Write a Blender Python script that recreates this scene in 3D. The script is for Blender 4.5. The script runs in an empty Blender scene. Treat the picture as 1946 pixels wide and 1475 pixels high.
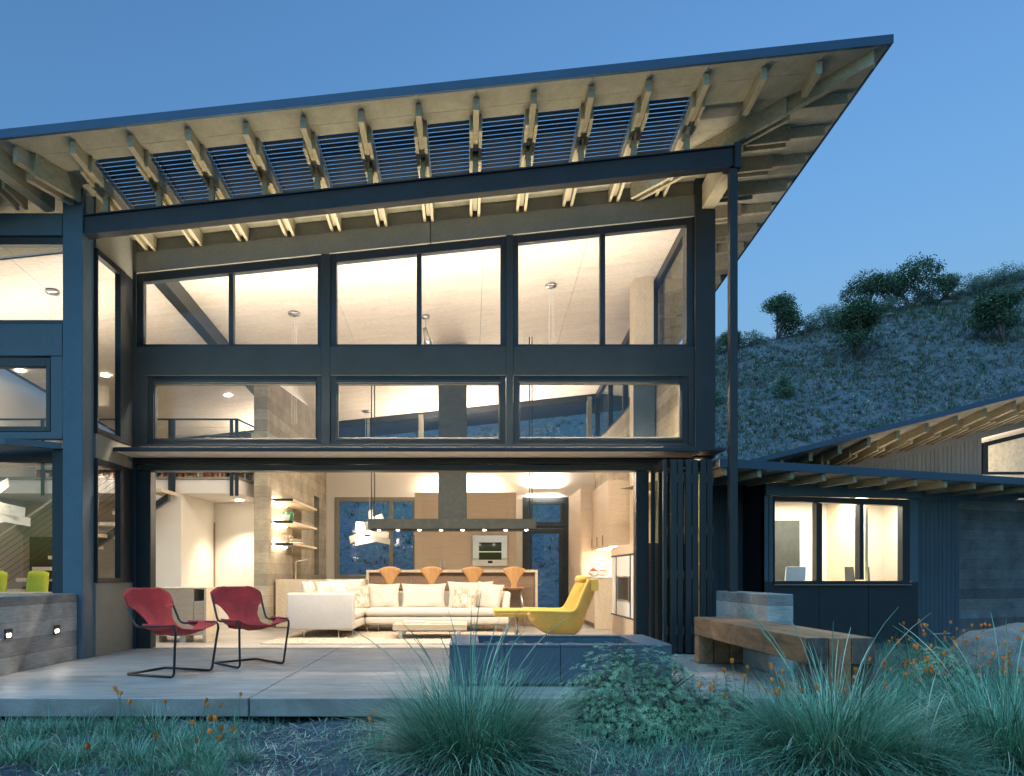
import bpy, math, random
import numpy as np
from mathutils import Vector, Matrix

# ------------------------------------------------------------------ camera, sky, exposure
SC = bpy.context.scene
COL = SC.collection
FOC, CX, CY, EYE = 1297.0, 893.0, 1092.0, 1.0      # lens in photo pixels, vanishing point, eye height
PW, PH = 1946.0, 1475.0
cam_d = bpy.data.cameras.new('camera')
cam_d.sensor_fit = 'HORIZONTAL'; cam_d.sensor_width = 36.0
cam_d.lens = 36.0 * FOC / PW
cam_d.shift_x = (PW / 2 - CX) / PW
cam_d.shift_y = (CY - PH / 2) / PW
cam_d.clip_start = 0.05; cam_d.clip_end = 1000.0
cam = bpy.data.objects.new('camera', cam_d); COL.objects.link(cam)
cam.location = (0, 0, EYE); cam.rotation_euler = (math.pi / 2, 0, 0)
SC.camera = cam

world = bpy.data.worlds.new('World'); SC.world = world; world.use_nodes = True
wn, wl = world.node_tree.nodes, world.node_tree.links
sky = wn.new('ShaderNodeTexSky'); sky.sky_type = 'NISHITA'; sky.sun_disc = False
sky.sun_elevation = math.radians(-2.0); sky.sun_rotation = math.radians(180 + 35)
sky.ozone_density = 1.2; sky.dust_density = 0.8; sky.air_density = 1.0
wb_ = wn.new('ShaderNodeMix'); wb_.data_type = 'RGBA'; wb_.blend_type = 'MULTIPLY'      # camera white balance, same in every direction
wb_.inputs['Factor'].default_value = 1.0; wb_.inputs[7].default_value = (0.95, 2.10, 3.12, 1)
wl.new(sky.outputs[0], wb_.inputs[6]); wl.new(wb_.outputs[2], wn['Background'].inputs[0])
wn['Background'].inputs[1].default_value = 0.15
sky_fill_d = bpy.data.lights.new('dusk_sky_fill', 'SUN'); sky_fill_d.energy = 0.26; sky_fill_d.angle = math.radians(50)  # soft overhead fill added to lift soil and planting; the sun is down
sky_fill_d.color = (0.36, 0.70, 1.0)
sky_fill = bpy.data.objects.new('dusk_sky_fill', sky_fill_d); COL.objects.link(sky_fill)
sky_fill.rotation_euler = (math.radians(17), 0, math.radians(-35))
SC.view_settings.view_transform = 'Standard'; SC.view_settings.look = 'None'
SC.view_settings.exposure = 3.2; SC.view_settings.gamma = 1.0
SC.view_settings.use_curve_mapping = False
SC.render.engine = 'CYCLES'
cy = SC.cycles
cy.use_denoising = True
cy.max_bounces = 7; cy.diffuse_bounces = 4; cy.glossy_bounces = 3; cy.transparent_max_bounces = 12
cy.transmission_bounces = 4; cy.sample_clamp_indirect = 4.0
cy.caustics_reflective = False; cy.caustics_refractive = False
random.seed(5); RNG = np.random.default_rng(7)
LK = 1.0            # power of every fitted lamp

YF = 9.264          # depth of the main facade
def X(px, Y): return (px - CX) * Y / FOC
def Z(py, Y): return EYE + (CY - py) * Y / FOC
def plane_pt(pl, px, py):
    a, b = pl; k = (px - CX) / FOC; Y = a / (1 - b * k)
    return (k * Y, Y, EYE + (CY - py) * Y / FOC)
def roof_z(x, y): return 6.004 + 0.1067 * x - 0.091 * (y - YF)

# ------------------------------------------------------------------ materials
def new_mat(name):
    m = bpy.data.materials.new(name); m.use_nodes = True
    nt = m.node_tree
    return m, nt.nodes, nt.links, nt.nodes['Principled BSDF']
def coords(n, l, scale=(1, 1, 1)):
    tc = n.new('ShaderNodeTexCoord'); mp = n.new('ShaderNodeMapping')
    mp.inputs['Scale'].default_value = scale
    l.new(tc.outputs['Object'], mp.inputs['Vector']); return mp.outputs['Vector']
def noise(n, l, vec, scale, detail=6, rough=0.6, dist=0.0):
    t = n.new('ShaderNodeTexNoise'); t.inputs['Scale'].default_value = scale
    t.inputs['Detail'].default_value = detail; t.inputs['Roughness'].default_value = rough
    t.inputs['Distortion'].default_value = dist
    l.new(vec, t.inputs['Vector']); return t.outputs['Fac']
def ramp(n, l, fac, stops):
    r = n.new('ShaderNodeValToRGB'); e = r.color_ramp.elements
    while len(e) < len(stops): e.new(0.5)
    for i, (p, c) in enumerate(stops): e[i].position = p; e[i].color = (*c, 1)
    l.new(fac, r.inputs['Fac']); return r.outputs['Color']
def mul(n, l, a, b, t='MULTIPLY', f=1.0):
    x = n.new('ShaderNodeMix'); x.data_type = 'RGBA'; x.blend_type = t
    x.inputs['Factor'].default_value = f
    for s, v in ((6, a), (7, b)):
        if isinstance(v, tuple): x.inputs[s].default_value = (*v, 1)
        else: l.new(v, x.inputs[s])
    return x.outputs[2]
def bump(n, l, h, bsdf, strength=0.3, dist=0.01):
    b = n.new('ShaderNodeBump'); b.inputs['Strength'].default_value = strength
    b.inputs['Distance'].default_value = dist
    l.new(h, b.inputs['Height']); l.new(b.outputs['Normal'], bsdf.inputs['Normal'])
def simple(name, col, rough=0.5, var=0.25, scale=6.0, stretch=(1, 1, 1), bmp=0.0, metal=0.0, fine=0.0, spec=None, sheen=0.0, rnd=0.0):
    m, n, l, b = new_mat(name)
    v = coords(n, l, stretch)
    f = noise(n, l, v, scale)
    lo = tuple(c * (1 - var) for c in col); hi = tuple(min(1, c * (1 + var)) for c in col)
    c = ramp(n, l, f, [(0.28, lo), (0.72, hi)])
    if fine:
        f2 = noise(n, l, v, scale * 14, 3)
        c = mul(n, l, c, ramp(n, l, f2, [(0.3, (1 - fine,) * 3), (0.7, (1 + fine,) * 3)]))
    if rnd:
        oi = n.new('ShaderNodeObjectInfo')
        c = mul(n, l, c, ramp(n, l, oi.outputs['Random'], [(0.0, (1 - rnd,) * 3), (1.0, (1 + rnd,) * 3)]))
    l.new(c, b.inputs['Base Color'])
    b.inputs['Roughness'].default_value = rough; b.inputs['Metallic'].default_value = metal
    if spec is not None: b.inputs['Specular IOR Level'].default_value = spec
    if sheen: b.inputs['Sheen Weight'].default_value = sheen
    if bmp: bump(n, l, noise(n, l, v, scale * 6, 4), b, bmp, 0.004)
    return m
def concrete_boards(name, col, axis=2, pitch=0.17, var=0.3, dark=0.55):
    """Concrete cast against boards: tone and grain change from one board mark to the next."""
    m, n, l, b = new_mat(name)
    v = coords(n, l)
    sp = n.new('ShaderNodeSeparateXYZ'); l.new(v, sp.inputs[0])
    d = n.new('ShaderNodeMath'); d.operation = 'DIVIDE'; d.inputs[1].default_value = pitch
    l.new(sp.outputs[axis], d.inputs[0])
    fl = n.new('ShaderNodeMath'); fl.operation = 'FLOOR'; l.new(d.outputs[0], fl.inputs[0])
    fr = n.new('ShaderNodeMath'); fr.operation = 'FRACT'; l.new(d.outputs[0], fr.inputs[0])
    wnz = n.new('ShaderNodeTexWhiteNoise'); wnz.noise_dimensions = '1D'; l.new(fl.outputs[0], wnz.inputs['W'])
    band = ramp(n, l, wnz.outputs['Value'], [(0, (1 - var,) * 3), (1, (1 + var,) * 3)])
    big = ramp(n, l, noise(n, l, v, 2.3, 7, 0.65), [(0.3, (dark,) * 3), (0.68, (1.25,) * 3)])
    vs = coords(n, l, (1.5, 1.5, 16))
    grain = ramp(n, l, noise(n, l, vs, 5, 6, 0.7), [(0.3, (0.72,) * 3), (0.7, (1.22,) * 3)])
    edge = ramp(n, l, fr.outputs[0], [(0.0, (0.55,) * 3), (0.05, (1.0,) * 3)])
    c = mul(n, l, mul(n, l, mul(n, l, mul(n, l, col, band), big), grain), edge)
    l.new(c, b.inputs['Base Color']); b.inputs['Roughness'].default_value = 0.8
    h = n.new('ShaderNodeMath'); h.operation = 'MULTIPLY_ADD'; h.inputs[1].default_value = 0.6
    l.new(noise(n, l, vs, 9, 5), h.inputs[0]); l.new(edge, h.inputs[2])
    bump(n, l, h.outputs[0], b, 0.5, 0.006)
    return m
def wood(name, col, stretch, scale=3.0, var=0.4, rough=0.55, knots=0.0, rnd=0.12, bmp=0.15):
    m, n, l, b = new_mat(name)
    v = coords(n, l, stretch)
    f = noise(n, l, v, scale, 8, 0.62, 0.6)
    lo = tuple(c * (1 - var) for c in col); hi = tuple(min(1, c * (1 + var * 0.7)) for c in col)
    c = ramp(n, l, f, [(0.25, lo), (0.5, col), (0.75, hi)])
    c = mul(n, l, c, ramp(n, l, noise(n, l, v, scale * 9, 4), [(0.3, (0.82,) * 3), (0.7, (1.12,) * 3)]))
    if knots:
        w = noise(n, l, coords(n, l), 2.1, 5, 0.6, 1.5)
        c = mul(n, l, c, ramp(n, l, w, [(0.30, (1 - knots,) * 3), (0.55, (1.0,) * 3)]))
    oi = n.new('ShaderNodeObjectInfo')
    c = mul(n, l, c, ramp(n, l, oi.outputs['Random'], [(0.0, (1 - rnd,) * 3), (1.0, (1 + rnd,) * 3)]))
    l.new(c, b.inputs['Base Color']); b.inputs['Roughness'].default_value = rough
    bump(n, l, f, b, bmp, 0.006)
    return m
def glass_mat(name, tint=(0.97, 0.98, 0.975), refl=0.5):
    m, n, l, b = new_mat(name)
    n.remove(b)
    tr = n.new('ShaderNodeBsdfTransparent'); tr.inputs[0].default_value = (*tint, 1)
    gl = n.new('ShaderNodeBsdfGlossy'); gl.inputs['Roughness'].default_value = 0.0
    ge = n.new('ShaderNodeNewGeometry')                       # same reflection from either side of a thin pane
    dp = n.new('ShaderNodeVectorMath'); dp.operation = 'DOT_PRODUCT'
    l.new(ge.outputs['Incoming'], dp.inputs[0]); l.new(ge.outputs['Normal'], dp.inputs[1])
    def mth(op, x, y):
        t = n.new('ShaderNodeMath'); t.operation = op
        for i, q in enumerate((x, y)):
            if isinstance(q, (int, float)): t.inputs[i].default_value = q
            else: l.new(q, t.inputs[i])
        return t.outputs[0]
    c = mth('SUBTRACT', 1.0, mth('ABSOLUTE', dp.outputs['Value'], 0.0))
    mm = n.new('ShaderNodeMath'); mm.operation = 'MULTIPLY_ADD'; mm.inputs[1].default_value = 0.96 * refl; mm.inputs[2].default_value = 0.04 * refl
    l.new(mth('POWER', c, 5.0), mm.inputs[0])
    mx = n.new('ShaderNodeMixShader'); l.new(mm.outputs[0], mx.inputs[0])
    l.new(tr.outputs[0], mx.inputs[1]); l.new(gl.outputs[0], mx.inputs[2])
    l.new(mx.outputs[0], n['Material Output'].inputs['Surface'])
    return m
def emit(name, col, s):
    m, n, l, b = new_mat(name)
    b.inputs['Base Color'].default_value = (0.8, 0.8, 0.8, 1)
    b.inputs['Emission Color'].default_value = (*col, 1); b.inputs['Emission Strength'].default_value = s * LK
    return m

M = {}
M['frame'] = simple('dark_steel', (0.02, 0.026, 0.031), 0.42, 0.15, 9, bmp=0.05)
M['panel'] = simple('grey_blue_panel', (0.09, 0.135, 0.165), 0.6, 0.10, 3, fine=0.10, bmp=0.04)
M['panel_dark'] = simple('charcoal_panel', (0.026, 0.037, 0.043), 0.6, 0.14, 3, fine=0.12, bmp=0.04)
M['column'] = simple('painted_column', (0.085, 0.145, 0.19), 0.6, 0.08, 3, fine=0.08)
M['olive'] = simple('olive_grey_board', (0.27, 0.26, 0.215), 0.7, 0.08, 2, fine=0.08, bmp=0.03)
M['beam'] = simple('beam_steel', (0.022, 0.027, 0.036), 0.45, 0.2, 12, bmp=0.05)
M['fascia'] = simple('fascia_metal', (0.055, 0.10, 0.155), 0.4, 0.10, 2, metal=0.35)
M['soffit'] = simple('soffit_board', (0.36, 0.335, 0.25), 0.85, 0.14, 7, fine=0.22, bmp=0.1)
M['rafter'] = wood('rafter_timber', (0.45, 0.385, 0.25), (9, 0.6, 9), 2.5, 0.3, 0.6)
M['louvre'] = simple('louvre_metal', (0.016, 0.024, 0.038), 0.3, 0.1, 4)
M['ceiling'] = wood('birch_ceiling', (0.80, 0.715, 0.61), (1.2, 7, 1), 1.3, 0.10, 0.7, rnd=0.03, bmp=0.02)
M['white'] = simple('white_plaster', (0.80, 0.76, 0.70), 0.8, 0.03, 2, bmp=0.02)
M['oak'] = wood('oak_veneer', (0.58, 0.45, 0.32), (0.8, 0.8, 14), 2.2, 0.12, 0.5, rnd=0.04, bmp=0.02)
M['oakv'] = wood('oak_edge', (0.66, 0.55, 0.40), (6, 6, 1), 2.2, 0.10, 0.5, rnd=0.04, bmp=0.02)
M['brown'] = wood('brown_veneer', (0.30, 0.20, 0.13), (1, 1, 9), 2.0, 0.2, 0.5, bmp=0.02)
M['conc'] = concrete_boards('board_concrete', (0.38, 0.385, 0.375))
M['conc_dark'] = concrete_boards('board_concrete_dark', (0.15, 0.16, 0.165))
M['conc_in'] = concrete_boards('board_concrete_indoors', (0.40, 0.35, 0.26), 2, 0.2, 0.16, 0.72)
M['patio'] = None
M['glass'] = glass_mat('window_glass')
M['glass_door'] = glass_mat('door_glass', (0.88, 0.93, 0.86))
M['black'] = simple('black_steel', (0.018, 0.019, 0.021), 0.35, 0.2, 8)
M['steel'] = simple('brushed_steel', (0.62, 0.61, 0.58), 0.3, 0.08, 20, metal=1.0)
M['hood'] = simple('hood_steel', (0.065, 0.075, 0.072), 0.5, 0.2, 9, metal=0.3)
M['redcanvas'] = simple('red_canvas', (0.62, 0.045, 0.038), 0.85, 0.28, 5, fine=0.15, bmp=0.25, sheen=0.1)
M['sofa'] = simple('cream_fabric', (0.68, 0.62, 0.53), 0.95, 0.05, 6, fine=0.10, bmp=0.15, sheen=0.1)
M['sofa_grey'] = simple('pale_grey_fabric', (0.60, 0.57, 0.53), 0.95, 0.04, 6, fine=0.12, bmp=0.15)
M['yellow'] = simple('yellow_felt', (0.58, 0.40, 0.09), 0.9, 0.10, 4, fine=0.10, bmp=0.12, sheen=0.15)
M['lime'] = simple('lime_felt', (0.42, 0.46, 0.04), 0.9, 0.10, 4, fine=0.10)
M['ply'] = wood('honey_plywood', (0.60, 0.32, 0.13), (9, 9, 1.0), 2.5, 0.25, 0.4, rnd=0.08, bmp=0.03)
M['rug'] = simple('shag_rug', (0.48, 0.42, 0.33), 1.0, 0.55, 26, fine=0.35, bmp=0.9)
M['bench'] = wood('weathered_beam', (0.37, 0.185, 0.088), (6, 0.5, 6), 2.0, 0.45, 0.75, knots=0.5, bmp=0.5)
M['bench_end'] = wood('end_grain', (0.13, 0.10, 0.085), (5, 5, 1), 4.0, 0.55, 0.85, knots=0.4, bmp=0.6)
M['pit'] = simple('pit_slate', (0.085, 0.12, 0.15), 0.55, 0.16, 5, fine=0.10, bmp=0.08)
M['lava'] = simple('lava_stone', (0.10, 0.11, 0.12), 0.85, 0.35, 9, bmp=0.6, rnd=0.25)
M['rock'] = simple('granite_boulder', (0.19, 0.175, 0.155), 0.9, 0.4, 3.0, fine=0.3, bmp=0.8)
M['paper'] = simple('white_lamp_paper', (0.86, 0.83, 0.78), 0.7, 0.02, 3)
M['siding'] = simple('siding_board', (0.07, 0.10, 0.125), 0.65, 0.12, 2, (6, 6, 1), fine=0.1, rnd=0.06)
M['siding_warm'] = simple('siding_board_grey', (0.26, 0.25, 0.24), 0.65, 0.10, 2, (6, 6, 1), fine=0.1, rnd=0.06)
M['green_glaze'] = simple('green_glaze', (0.05, 0.26, 0.12), 0.2, 0.2, 8)
M['apple'] = simple('red_apple', (0.50, 0.04, 0.025), 0.3, 0.4, 12, rnd=0.3)
M['ceramic'] = simple('white_ceramic', (0.80, 0.78, 0.74), 0.25, 0.02, 4)
M['dkglass'] = simple('black_oven_glass', (0.02, 0.03, 0.035), 0.06, 0.1, 3)
M['lamp'] = emit('warm_lamp', (1.0, 0.80, 0.56), 2.6)
M['lamp_hot'] = emit('lamp_bulb', (1.0, 0.86, 0.66), 6.0)
M['yellow_panel'] = simple('yellow_panel', (0.72, 0.50, 0.03), 0.6, 0.05, 3)
for i, c in enumerate([(0.5, 0.08, 0.06), (0.75, 0.72, 0.66), (0.10, 0.14, 0.22), (0.45, 0.30, 0.16), (0.08, 0.09, 0.09), (0.62, 0.38, 0.30)]):
    M['book%d' % i] = simple('book_cover_%d' % i, c, 0.6, 0.1, 9)

def patio_material():
    m, n, l, b = new_mat('polished_concrete')
    v = coords(n, l)
    big = ramp(n, l, noise(n, l, v, 0.9, 8, 0.62), [(0.3, (0.25, 0.235, 0.215)), (0.7, (0.43, 0.41, 0.38))])
    st = ramp(n, l, noise(n, l, coords(n, l, (0.7, 5.0, 1)), 2.4, 7, 0.68, 0.5), [(0.30, (0.58,) * 3), (0.64, (1.16,) * 3)])
    fine = ramp(n, l, noise(n, l, v, 60, 3), [(0.3, (0.9,) * 3), (0.7, (1.08,) * 3)])
    c = mul(n, l, mul(n, l, big, st), fine)
    l.new(c, b.inputs['Base Color'])
    rg = n.new('ShaderNodeMapRange'); rg.inputs['To Min'].default_value = 0.38; rg.inputs['To Max'].default_value = 0.62
    l.new(noise(n, l, v, 3.0, 5), rg.inputs['Value']); l.new(rg.outputs[0], b.inputs['Roughness'])
    bump(n, l, noise(n, l, v, 25, 4), b, 0.12, 0.003)
    return m
M['patio'] = patio_material()

def soil_material():
    m, n, l, b = new_mat('soil_and_dry_litter')
    v = coords(n, l)
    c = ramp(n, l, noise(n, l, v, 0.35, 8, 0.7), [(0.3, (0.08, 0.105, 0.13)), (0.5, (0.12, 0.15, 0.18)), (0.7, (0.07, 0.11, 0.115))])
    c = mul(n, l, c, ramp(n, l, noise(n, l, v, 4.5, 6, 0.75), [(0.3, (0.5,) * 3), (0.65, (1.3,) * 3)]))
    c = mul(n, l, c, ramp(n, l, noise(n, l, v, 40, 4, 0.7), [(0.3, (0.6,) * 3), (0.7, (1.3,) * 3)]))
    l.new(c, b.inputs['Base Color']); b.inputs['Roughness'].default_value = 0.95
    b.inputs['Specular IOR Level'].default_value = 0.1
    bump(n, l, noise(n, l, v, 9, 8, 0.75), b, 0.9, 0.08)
    return m
M['soil'] = soil_material()
def leaf(name, col, var=0.35, rough=0.6, trans=0.25):
    m = simple(name, col, rough, var, 3.0, rnd=0.12)
    return m
M['blade_a'] = leaf('grass_blade_green', (0.085, 0.23, 0.14))
M['blade_b'] = leaf('grass_blade_grey_green', (0.24, 0.47, 0.31))
M['blade_c'] = leaf('grass_blade_straw', (0.55, 0.54, 0.40))
M['straw'] = leaf('dry_straw', (0.46, 0.41, 0.33), 0.4, 0.9)
M['lupine'] = leaf('lupine_leaf', (0.15, 0.30, 0.17))
M['lupine_b'] = leaf('lupine_leaf_pale', (0.30, 0.44, 0.26))
M['spike'] = leaf('lupine_spike', (0.13, 0.10, 0.12))
M['feather'] = leaf('poppy_leaf', (0.095, 0.235, 0.13))
M['petal'] = simple('poppy_petal', (0.88, 0.23, 0.03), 0.6, 0.25, 30, rnd=0.25)
M['oakleaf'] = leaf('scrub_oak_leaf', (0.055, 0.115, 0.055), 0.4)
M['scrub'] = leaf('scrub_leaf', (0.10, 0.19, 0.13), 0.4)
M['sage'] = leaf('sage_leaf', (0.15, 0.23, 0.19), 0.3)
M['bark'] = simple('pale_bark', (0.15, 0.135, 0.12), 0.9, 0.3, 8, bmp=0.5)
M['heath'] = leaf('brown_heath', (0.13, 0.085, 0.06), 0.4)

# ------------------------------------------------------------------ mesh helpers
def thing(name, label, cat, loc=(0, 0, 0), rz=0.0, group=None):
    o = bpy.data.objects.new(name, None); COL.objects.link(o)
    o.empty_display_size = 0.1
    o.location = loc; o.rotation_euler = (0, 0, rz); tag(o, label, cat, group); return o
def tag(o, label=None, cat=None, group=None, kind=None):
    if label: o['label'] = label
    if cat: o['category'] = cat
    if group: o['group'] = group
    if kind: o['kind'] = kind
    return o
def wloc(o):
    v = Vector((0, 0, 0))
    while o is not None: v = v + Vector(o.location); o = o.parent
    return v
def link(name, me, mat, parent=None, local=False, smooth=False, bev=0.0, bseg=1):
    if me.materials and mat is None: pass
    elif mat is not None and not me.materials: me.materials.append(mat)
    o = bpy.data.objects.new(name, me); COL.objects.link(o)
    if parent is not None: o.parent = parent
    if smooth: me.shade_smooth()
    if bev:
        b = o.modifiers.new('bevel', 'BEVEL'); b.width = bev; b.segments = bseg; b.limit_method = 'ANGLE'
        b.angle_limit = math.radians(40)
    return o
class MB:
    def __init__(s): s.v = []; s.f = []
    def add(s, vs, fs):
        k = len(s.v); s.v += [tuple(p) for p in vs]; s.f += [tuple(i + k for i in f) for f in fs]; return s
    def hexa(s, p):
        return s.add(p, [(0, 3, 2, 1), (4, 5, 6, 7), (0, 1, 5, 4), (1, 2, 6, 5), (2, 3, 7, 6), (3, 0, 4, 7)])
    def box(s, x0, x1, y0, y1, z0, z1):
        return s.hexa([(x0, y0, z0), (x1, y0, z0), (x1, y1, z0), (x0, y1, z0), (x0, y0, z1), (x1, y0, z1), (x1, y1, z1), (x0, y1, z1)])
    def slab(s, x0, x1, y0, y1, zb, zt):
        c = [(x0, y0), (x1, y0), (x1, y1), (x0, y1)]
        return s.hexa([(x, y, zb(x, y)) for x, y in c] + [(x, y, zt(x, y)) for x, y in c])
    def prism(s, poly, vec):
        n = len(poly); v = Vector(vec)
        a = [Vector(p) for p in poly]; b = [p + v for p in a]
        fs = [tuple(range(n)), tuple(range(2 * n - 1, n - 1, -1))]
        fs += [(i, i + n, (i + 1) % n + n, (i + 1) % n) for i in range(n)]
        return s.add(a + b, fs)
    def tube(s, pts, r, n=8, closed=False, taper=None):
        P = [Vector(p) for p in pts]; m = len(P); rings = []
        up = None
        for i in range(m):
            if closed: t = (P[(i + 1) % m] - P[i - 1])
            else: t = P[min(i + 1, m - 1)] - P[max(i - 1, 0)]
            t.normalize()
            if up is None:
                up = Vector((0, 0, 1)) if abs(t.z) < 0.9 else Vector((1, 0, 0))
            a = t.cross(up)
            if a.length < 1e-4: a = t.orthogonal()
            a.normalize(); b = a.cross(t).normalized(); up = b
            rr = r if taper is None else r * taper[i]
            rings.append([P[i] + (a * math.cos(2 * math.pi * k / n) + b * math.sin(2 * math.pi * k / n)) * rr for k in range(n)])
        vs = [p for g in rings for p in g]; fs = []
        for i in range(m if closed else m - 1):
            j = (i + 1) % m
            for k in range(n):
                fs.append((i * n + k, i * n + (k + 1) % n, j * n + (k + 1) % n, j * n + k))
        if not closed: fs += [tuple(range(n - 1, -1, -1)), tuple(range((m - 1) * n, m * n))]
        return s.add(vs, fs)
    def lathe(s, prof, c=(0, 0, 0), n=16):
        vs = []; fs = []
        for r, z in prof:
            for k in range(n):
                a = 2 * math.pi * k / n
                vs.append((c[0] + r * math.cos(a), c[1] + r * math.sin(a), c[2] + z))
        for i in range(len(prof) - 1):
            for k in range(n):
                fs.append((i * n + k, i * n + (k + 1) % n, (i + 1) * n + (k + 1) % n, (i + 1) * n + k))
        fs += [tuple(range(n - 1, -1, -1)), tuple(range((len(prof) - 1) * n, len(prof) * n))]
        return s.add(vs, fs)
    def grid(s, nu, nv, fn):
        vs = [fn(i / (nu - 1), j / (nv - 1)) for i in range(nu) for j in range(nv)]
        fs = [(i * nv + j, (i + 1) * nv + j, (i + 1) * nv + j + 1, i * nv + j + 1) for i in range(nu - 1) for j in range(nv - 1)]
        return s.add(vs, fs)
    def mesh(s, name, off=(0, 0, 0)):
        me = bpy.data.meshes.new(name)
        me.from_pydata([(x - off[0], y - off[1], z - off[2]) for x, y, z in s.v], [], s.f)
        import bmesh
        bm = bmesh.new(); bm.from_mesh(me)
        bmesh.ops.recalc_face_normals(bm, faces=bm.faces); bm.to_mesh(me); bm.free()
        me.update(); return me
    def build(s, name, mat, parent=None, smooth=False, bev=0.0, bseg=1):
        off = wloc(parent) if parent is not None else (0, 0, 0)
        return link(name, s.mesh(name, off), mat, parent, smooth=smooth, bev=bev, bseg=bseg)
def bx(name, mat, parent, x0, x1, y0, y1, z0, z1, bev=0.0, bseg=1, smooth=False):
    return MB().box(min(x0, x1), max(x0, x1), min(y0, y1), max(y0, y1), min(z0, z1), max(z0, z1)).build(name, mat, parent, smooth, bev, bseg)
def mats_mesh(name, V, F, mats, idx=None):
    """Fast mesh from numpy arrays: V (n,3), F (m,4 or 3)."""
    me = bpy.data.meshes.new(name)
    F = np.asarray(F, dtype=np.int32); k = F.shape[1]
    me.vertices.add(len(V)); me.vertices.foreach_set('co', np.asarray(V, dtype=np.float32).ravel())
    me.loops.add(F.size); me.loops.foreach_set('vertex_index', F.ravel())
    me.polygons.add(len(F)); me.polygons.foreach_set('loop_start', np.arange(0, F.size, k, dtype=np.int32))
    me.polygons.foreach_set('loop_total', np.full(len(F), k, dtype=np.int32))
    for m in mats: me.materials.append(m)
    if idx is not None: me.polygons.foreach_set('material_index', np.asarray(idx, dtype=np.int32))
    me.update(calc_edges=True); me.validate(); return me
def copy_tree(o, parent=None):
    c = o.copy(); COL.objects.link(c)
    if parent is not None: c.parent = parent
    for ch in o.children: copy_tree(ch, c)
    return c
def ngon_panel(name, mat, parent, pl, pts, off=0.0, th=0.05, bev=0.003):
    """Wall board: outline given where it stands on the wall plane pl, thickness th behind the face."""
    poly = [plane_pt(pl, *p) for p in pts]
    poly = [(x, y + off, z) for x, y, z in poly]
    return MB().prism(poly, (0, th, 0)).build(name, mat, parent, bev=bev)
def rect_px(name, mat, parent, pl, x0, y0, x1, y1, off=0.0, th=0.05, bev=0.003):
    return ngon_panel(name, mat, parent, pl, [(x0, y0), (x1, y0), (x1, y1), (x0, y1)], off, th, bev)
def area(name, loc, rot, sx, sy, power, col=(1.0, 0.87, 0.73), spread=180):
    d = bpy.data.lights.new(name, 'AREA'); d.shape = 'RECTANGLE'; d.size = sx; d.size_y = sy
    d.energy = power * LK; d.color = col; d.spread = math.radians(spread)
    o = bpy.data.objects.new(name, d); COL.objects.link(o); o.location = loc; o.rotation_euler = rot; return o
def window_px(parent, pl, out, panes, top=None, glass='glass', fr='frame', off=0.0, depth=0.09, name='window', pane_off=0.04, mull='mullion'):
    """Window > frame rails, panes. out=(x0,y0,x1,y1); panes list of (x0,y0l,y0r,x1,y1) with a sloped head allowed."""
    w = thing(name, None, None, wloc(parent) * 0); w.parent = parent
    x0, y0, x1, y1 = out[:4]; y0r = out[4] if len(out) > 4 else y0
    def head(x): return y0 + (y0r - y0) * (x - x0) / (x1 - x0)
    def poly(nm, pts, o=off, d=depth): return ngon_panel(nm, M[fr], w, pl, pts, o, d, 0.004)
    pa, pb = panes[0], panes[-1]
    poly('frame_stile', [(x0, head(x0)), (pa[0], head(pa[0])), (pa[0], y1), (x0, y1)])
    poly('frame_stile', [(pb[3], head(pb[3])), (x1, head(x1)), (x1, y1), (pb[3], y1)])
    poly('frame_sill', [(pa[0], pa[4]), (pb[3], pa[4]), (pb[3], y1), (pa[0], y1)], off + 0.002, depth)
    poly('frame_head', [(pa[0], head(pa[0])), (pb[3], head(pb[3])), (pb[3], pb[2]), (pa[0], pa[1])], off + 0.002, depth)
    for a, b in zip(panes[:-1], panes[1:]):
        poly(mull, [(a[3], a[2]), (b[0], b[1]), (b[0], a[4]), (a[3], a[4])], off + 0.006, depth)
    for p in panes:
        ngon_panel('pane', M[glass], w, pl, [(p[0], p[1]), (p[3], p[2]), (p[3], p[4]), (p[0], p[4])], off + pane_off, 0.008, 0)
    return w
def pillow_mesh(w, h, d, seed=0, wr=0.012):
    r = random.Random(seed); ph = [r.uniform(0, 6.28) for _ in range(6)]
    mb = MB(); N = 17
    def pt(u, v, sgn):
        a, b = 2 * u - 1, 2 * v - 1
        puff = max(0.0, (1 - a * a)) ** 0.5 * max(0.0, (1 - b * b)) ** 0.5
        pin = 1 - 0.10 * (1 - abs(a) ** 2) * abs(b) ** 4
        pin2 = 1 - 0.10 * (1 - abs(b) ** 2) * abs(a) ** 4
        z = sgn * d / 2 * (puff ** 0.75)
        z += wr * puff * (math.sin(5 * a + 3 * b + ph[0]) + 0.7 * math.sin(9 * a * b + ph[1] + 4 * b)) * sgn
        return (a * w / 2 * pin2, z, b * h / 2 * pin)
    mb.grid(N, N, lambda u, v: pt(u, v, 1)); mb.grid(N, N, lambda u, v: pt(u, v, -1))
    return mb

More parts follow.
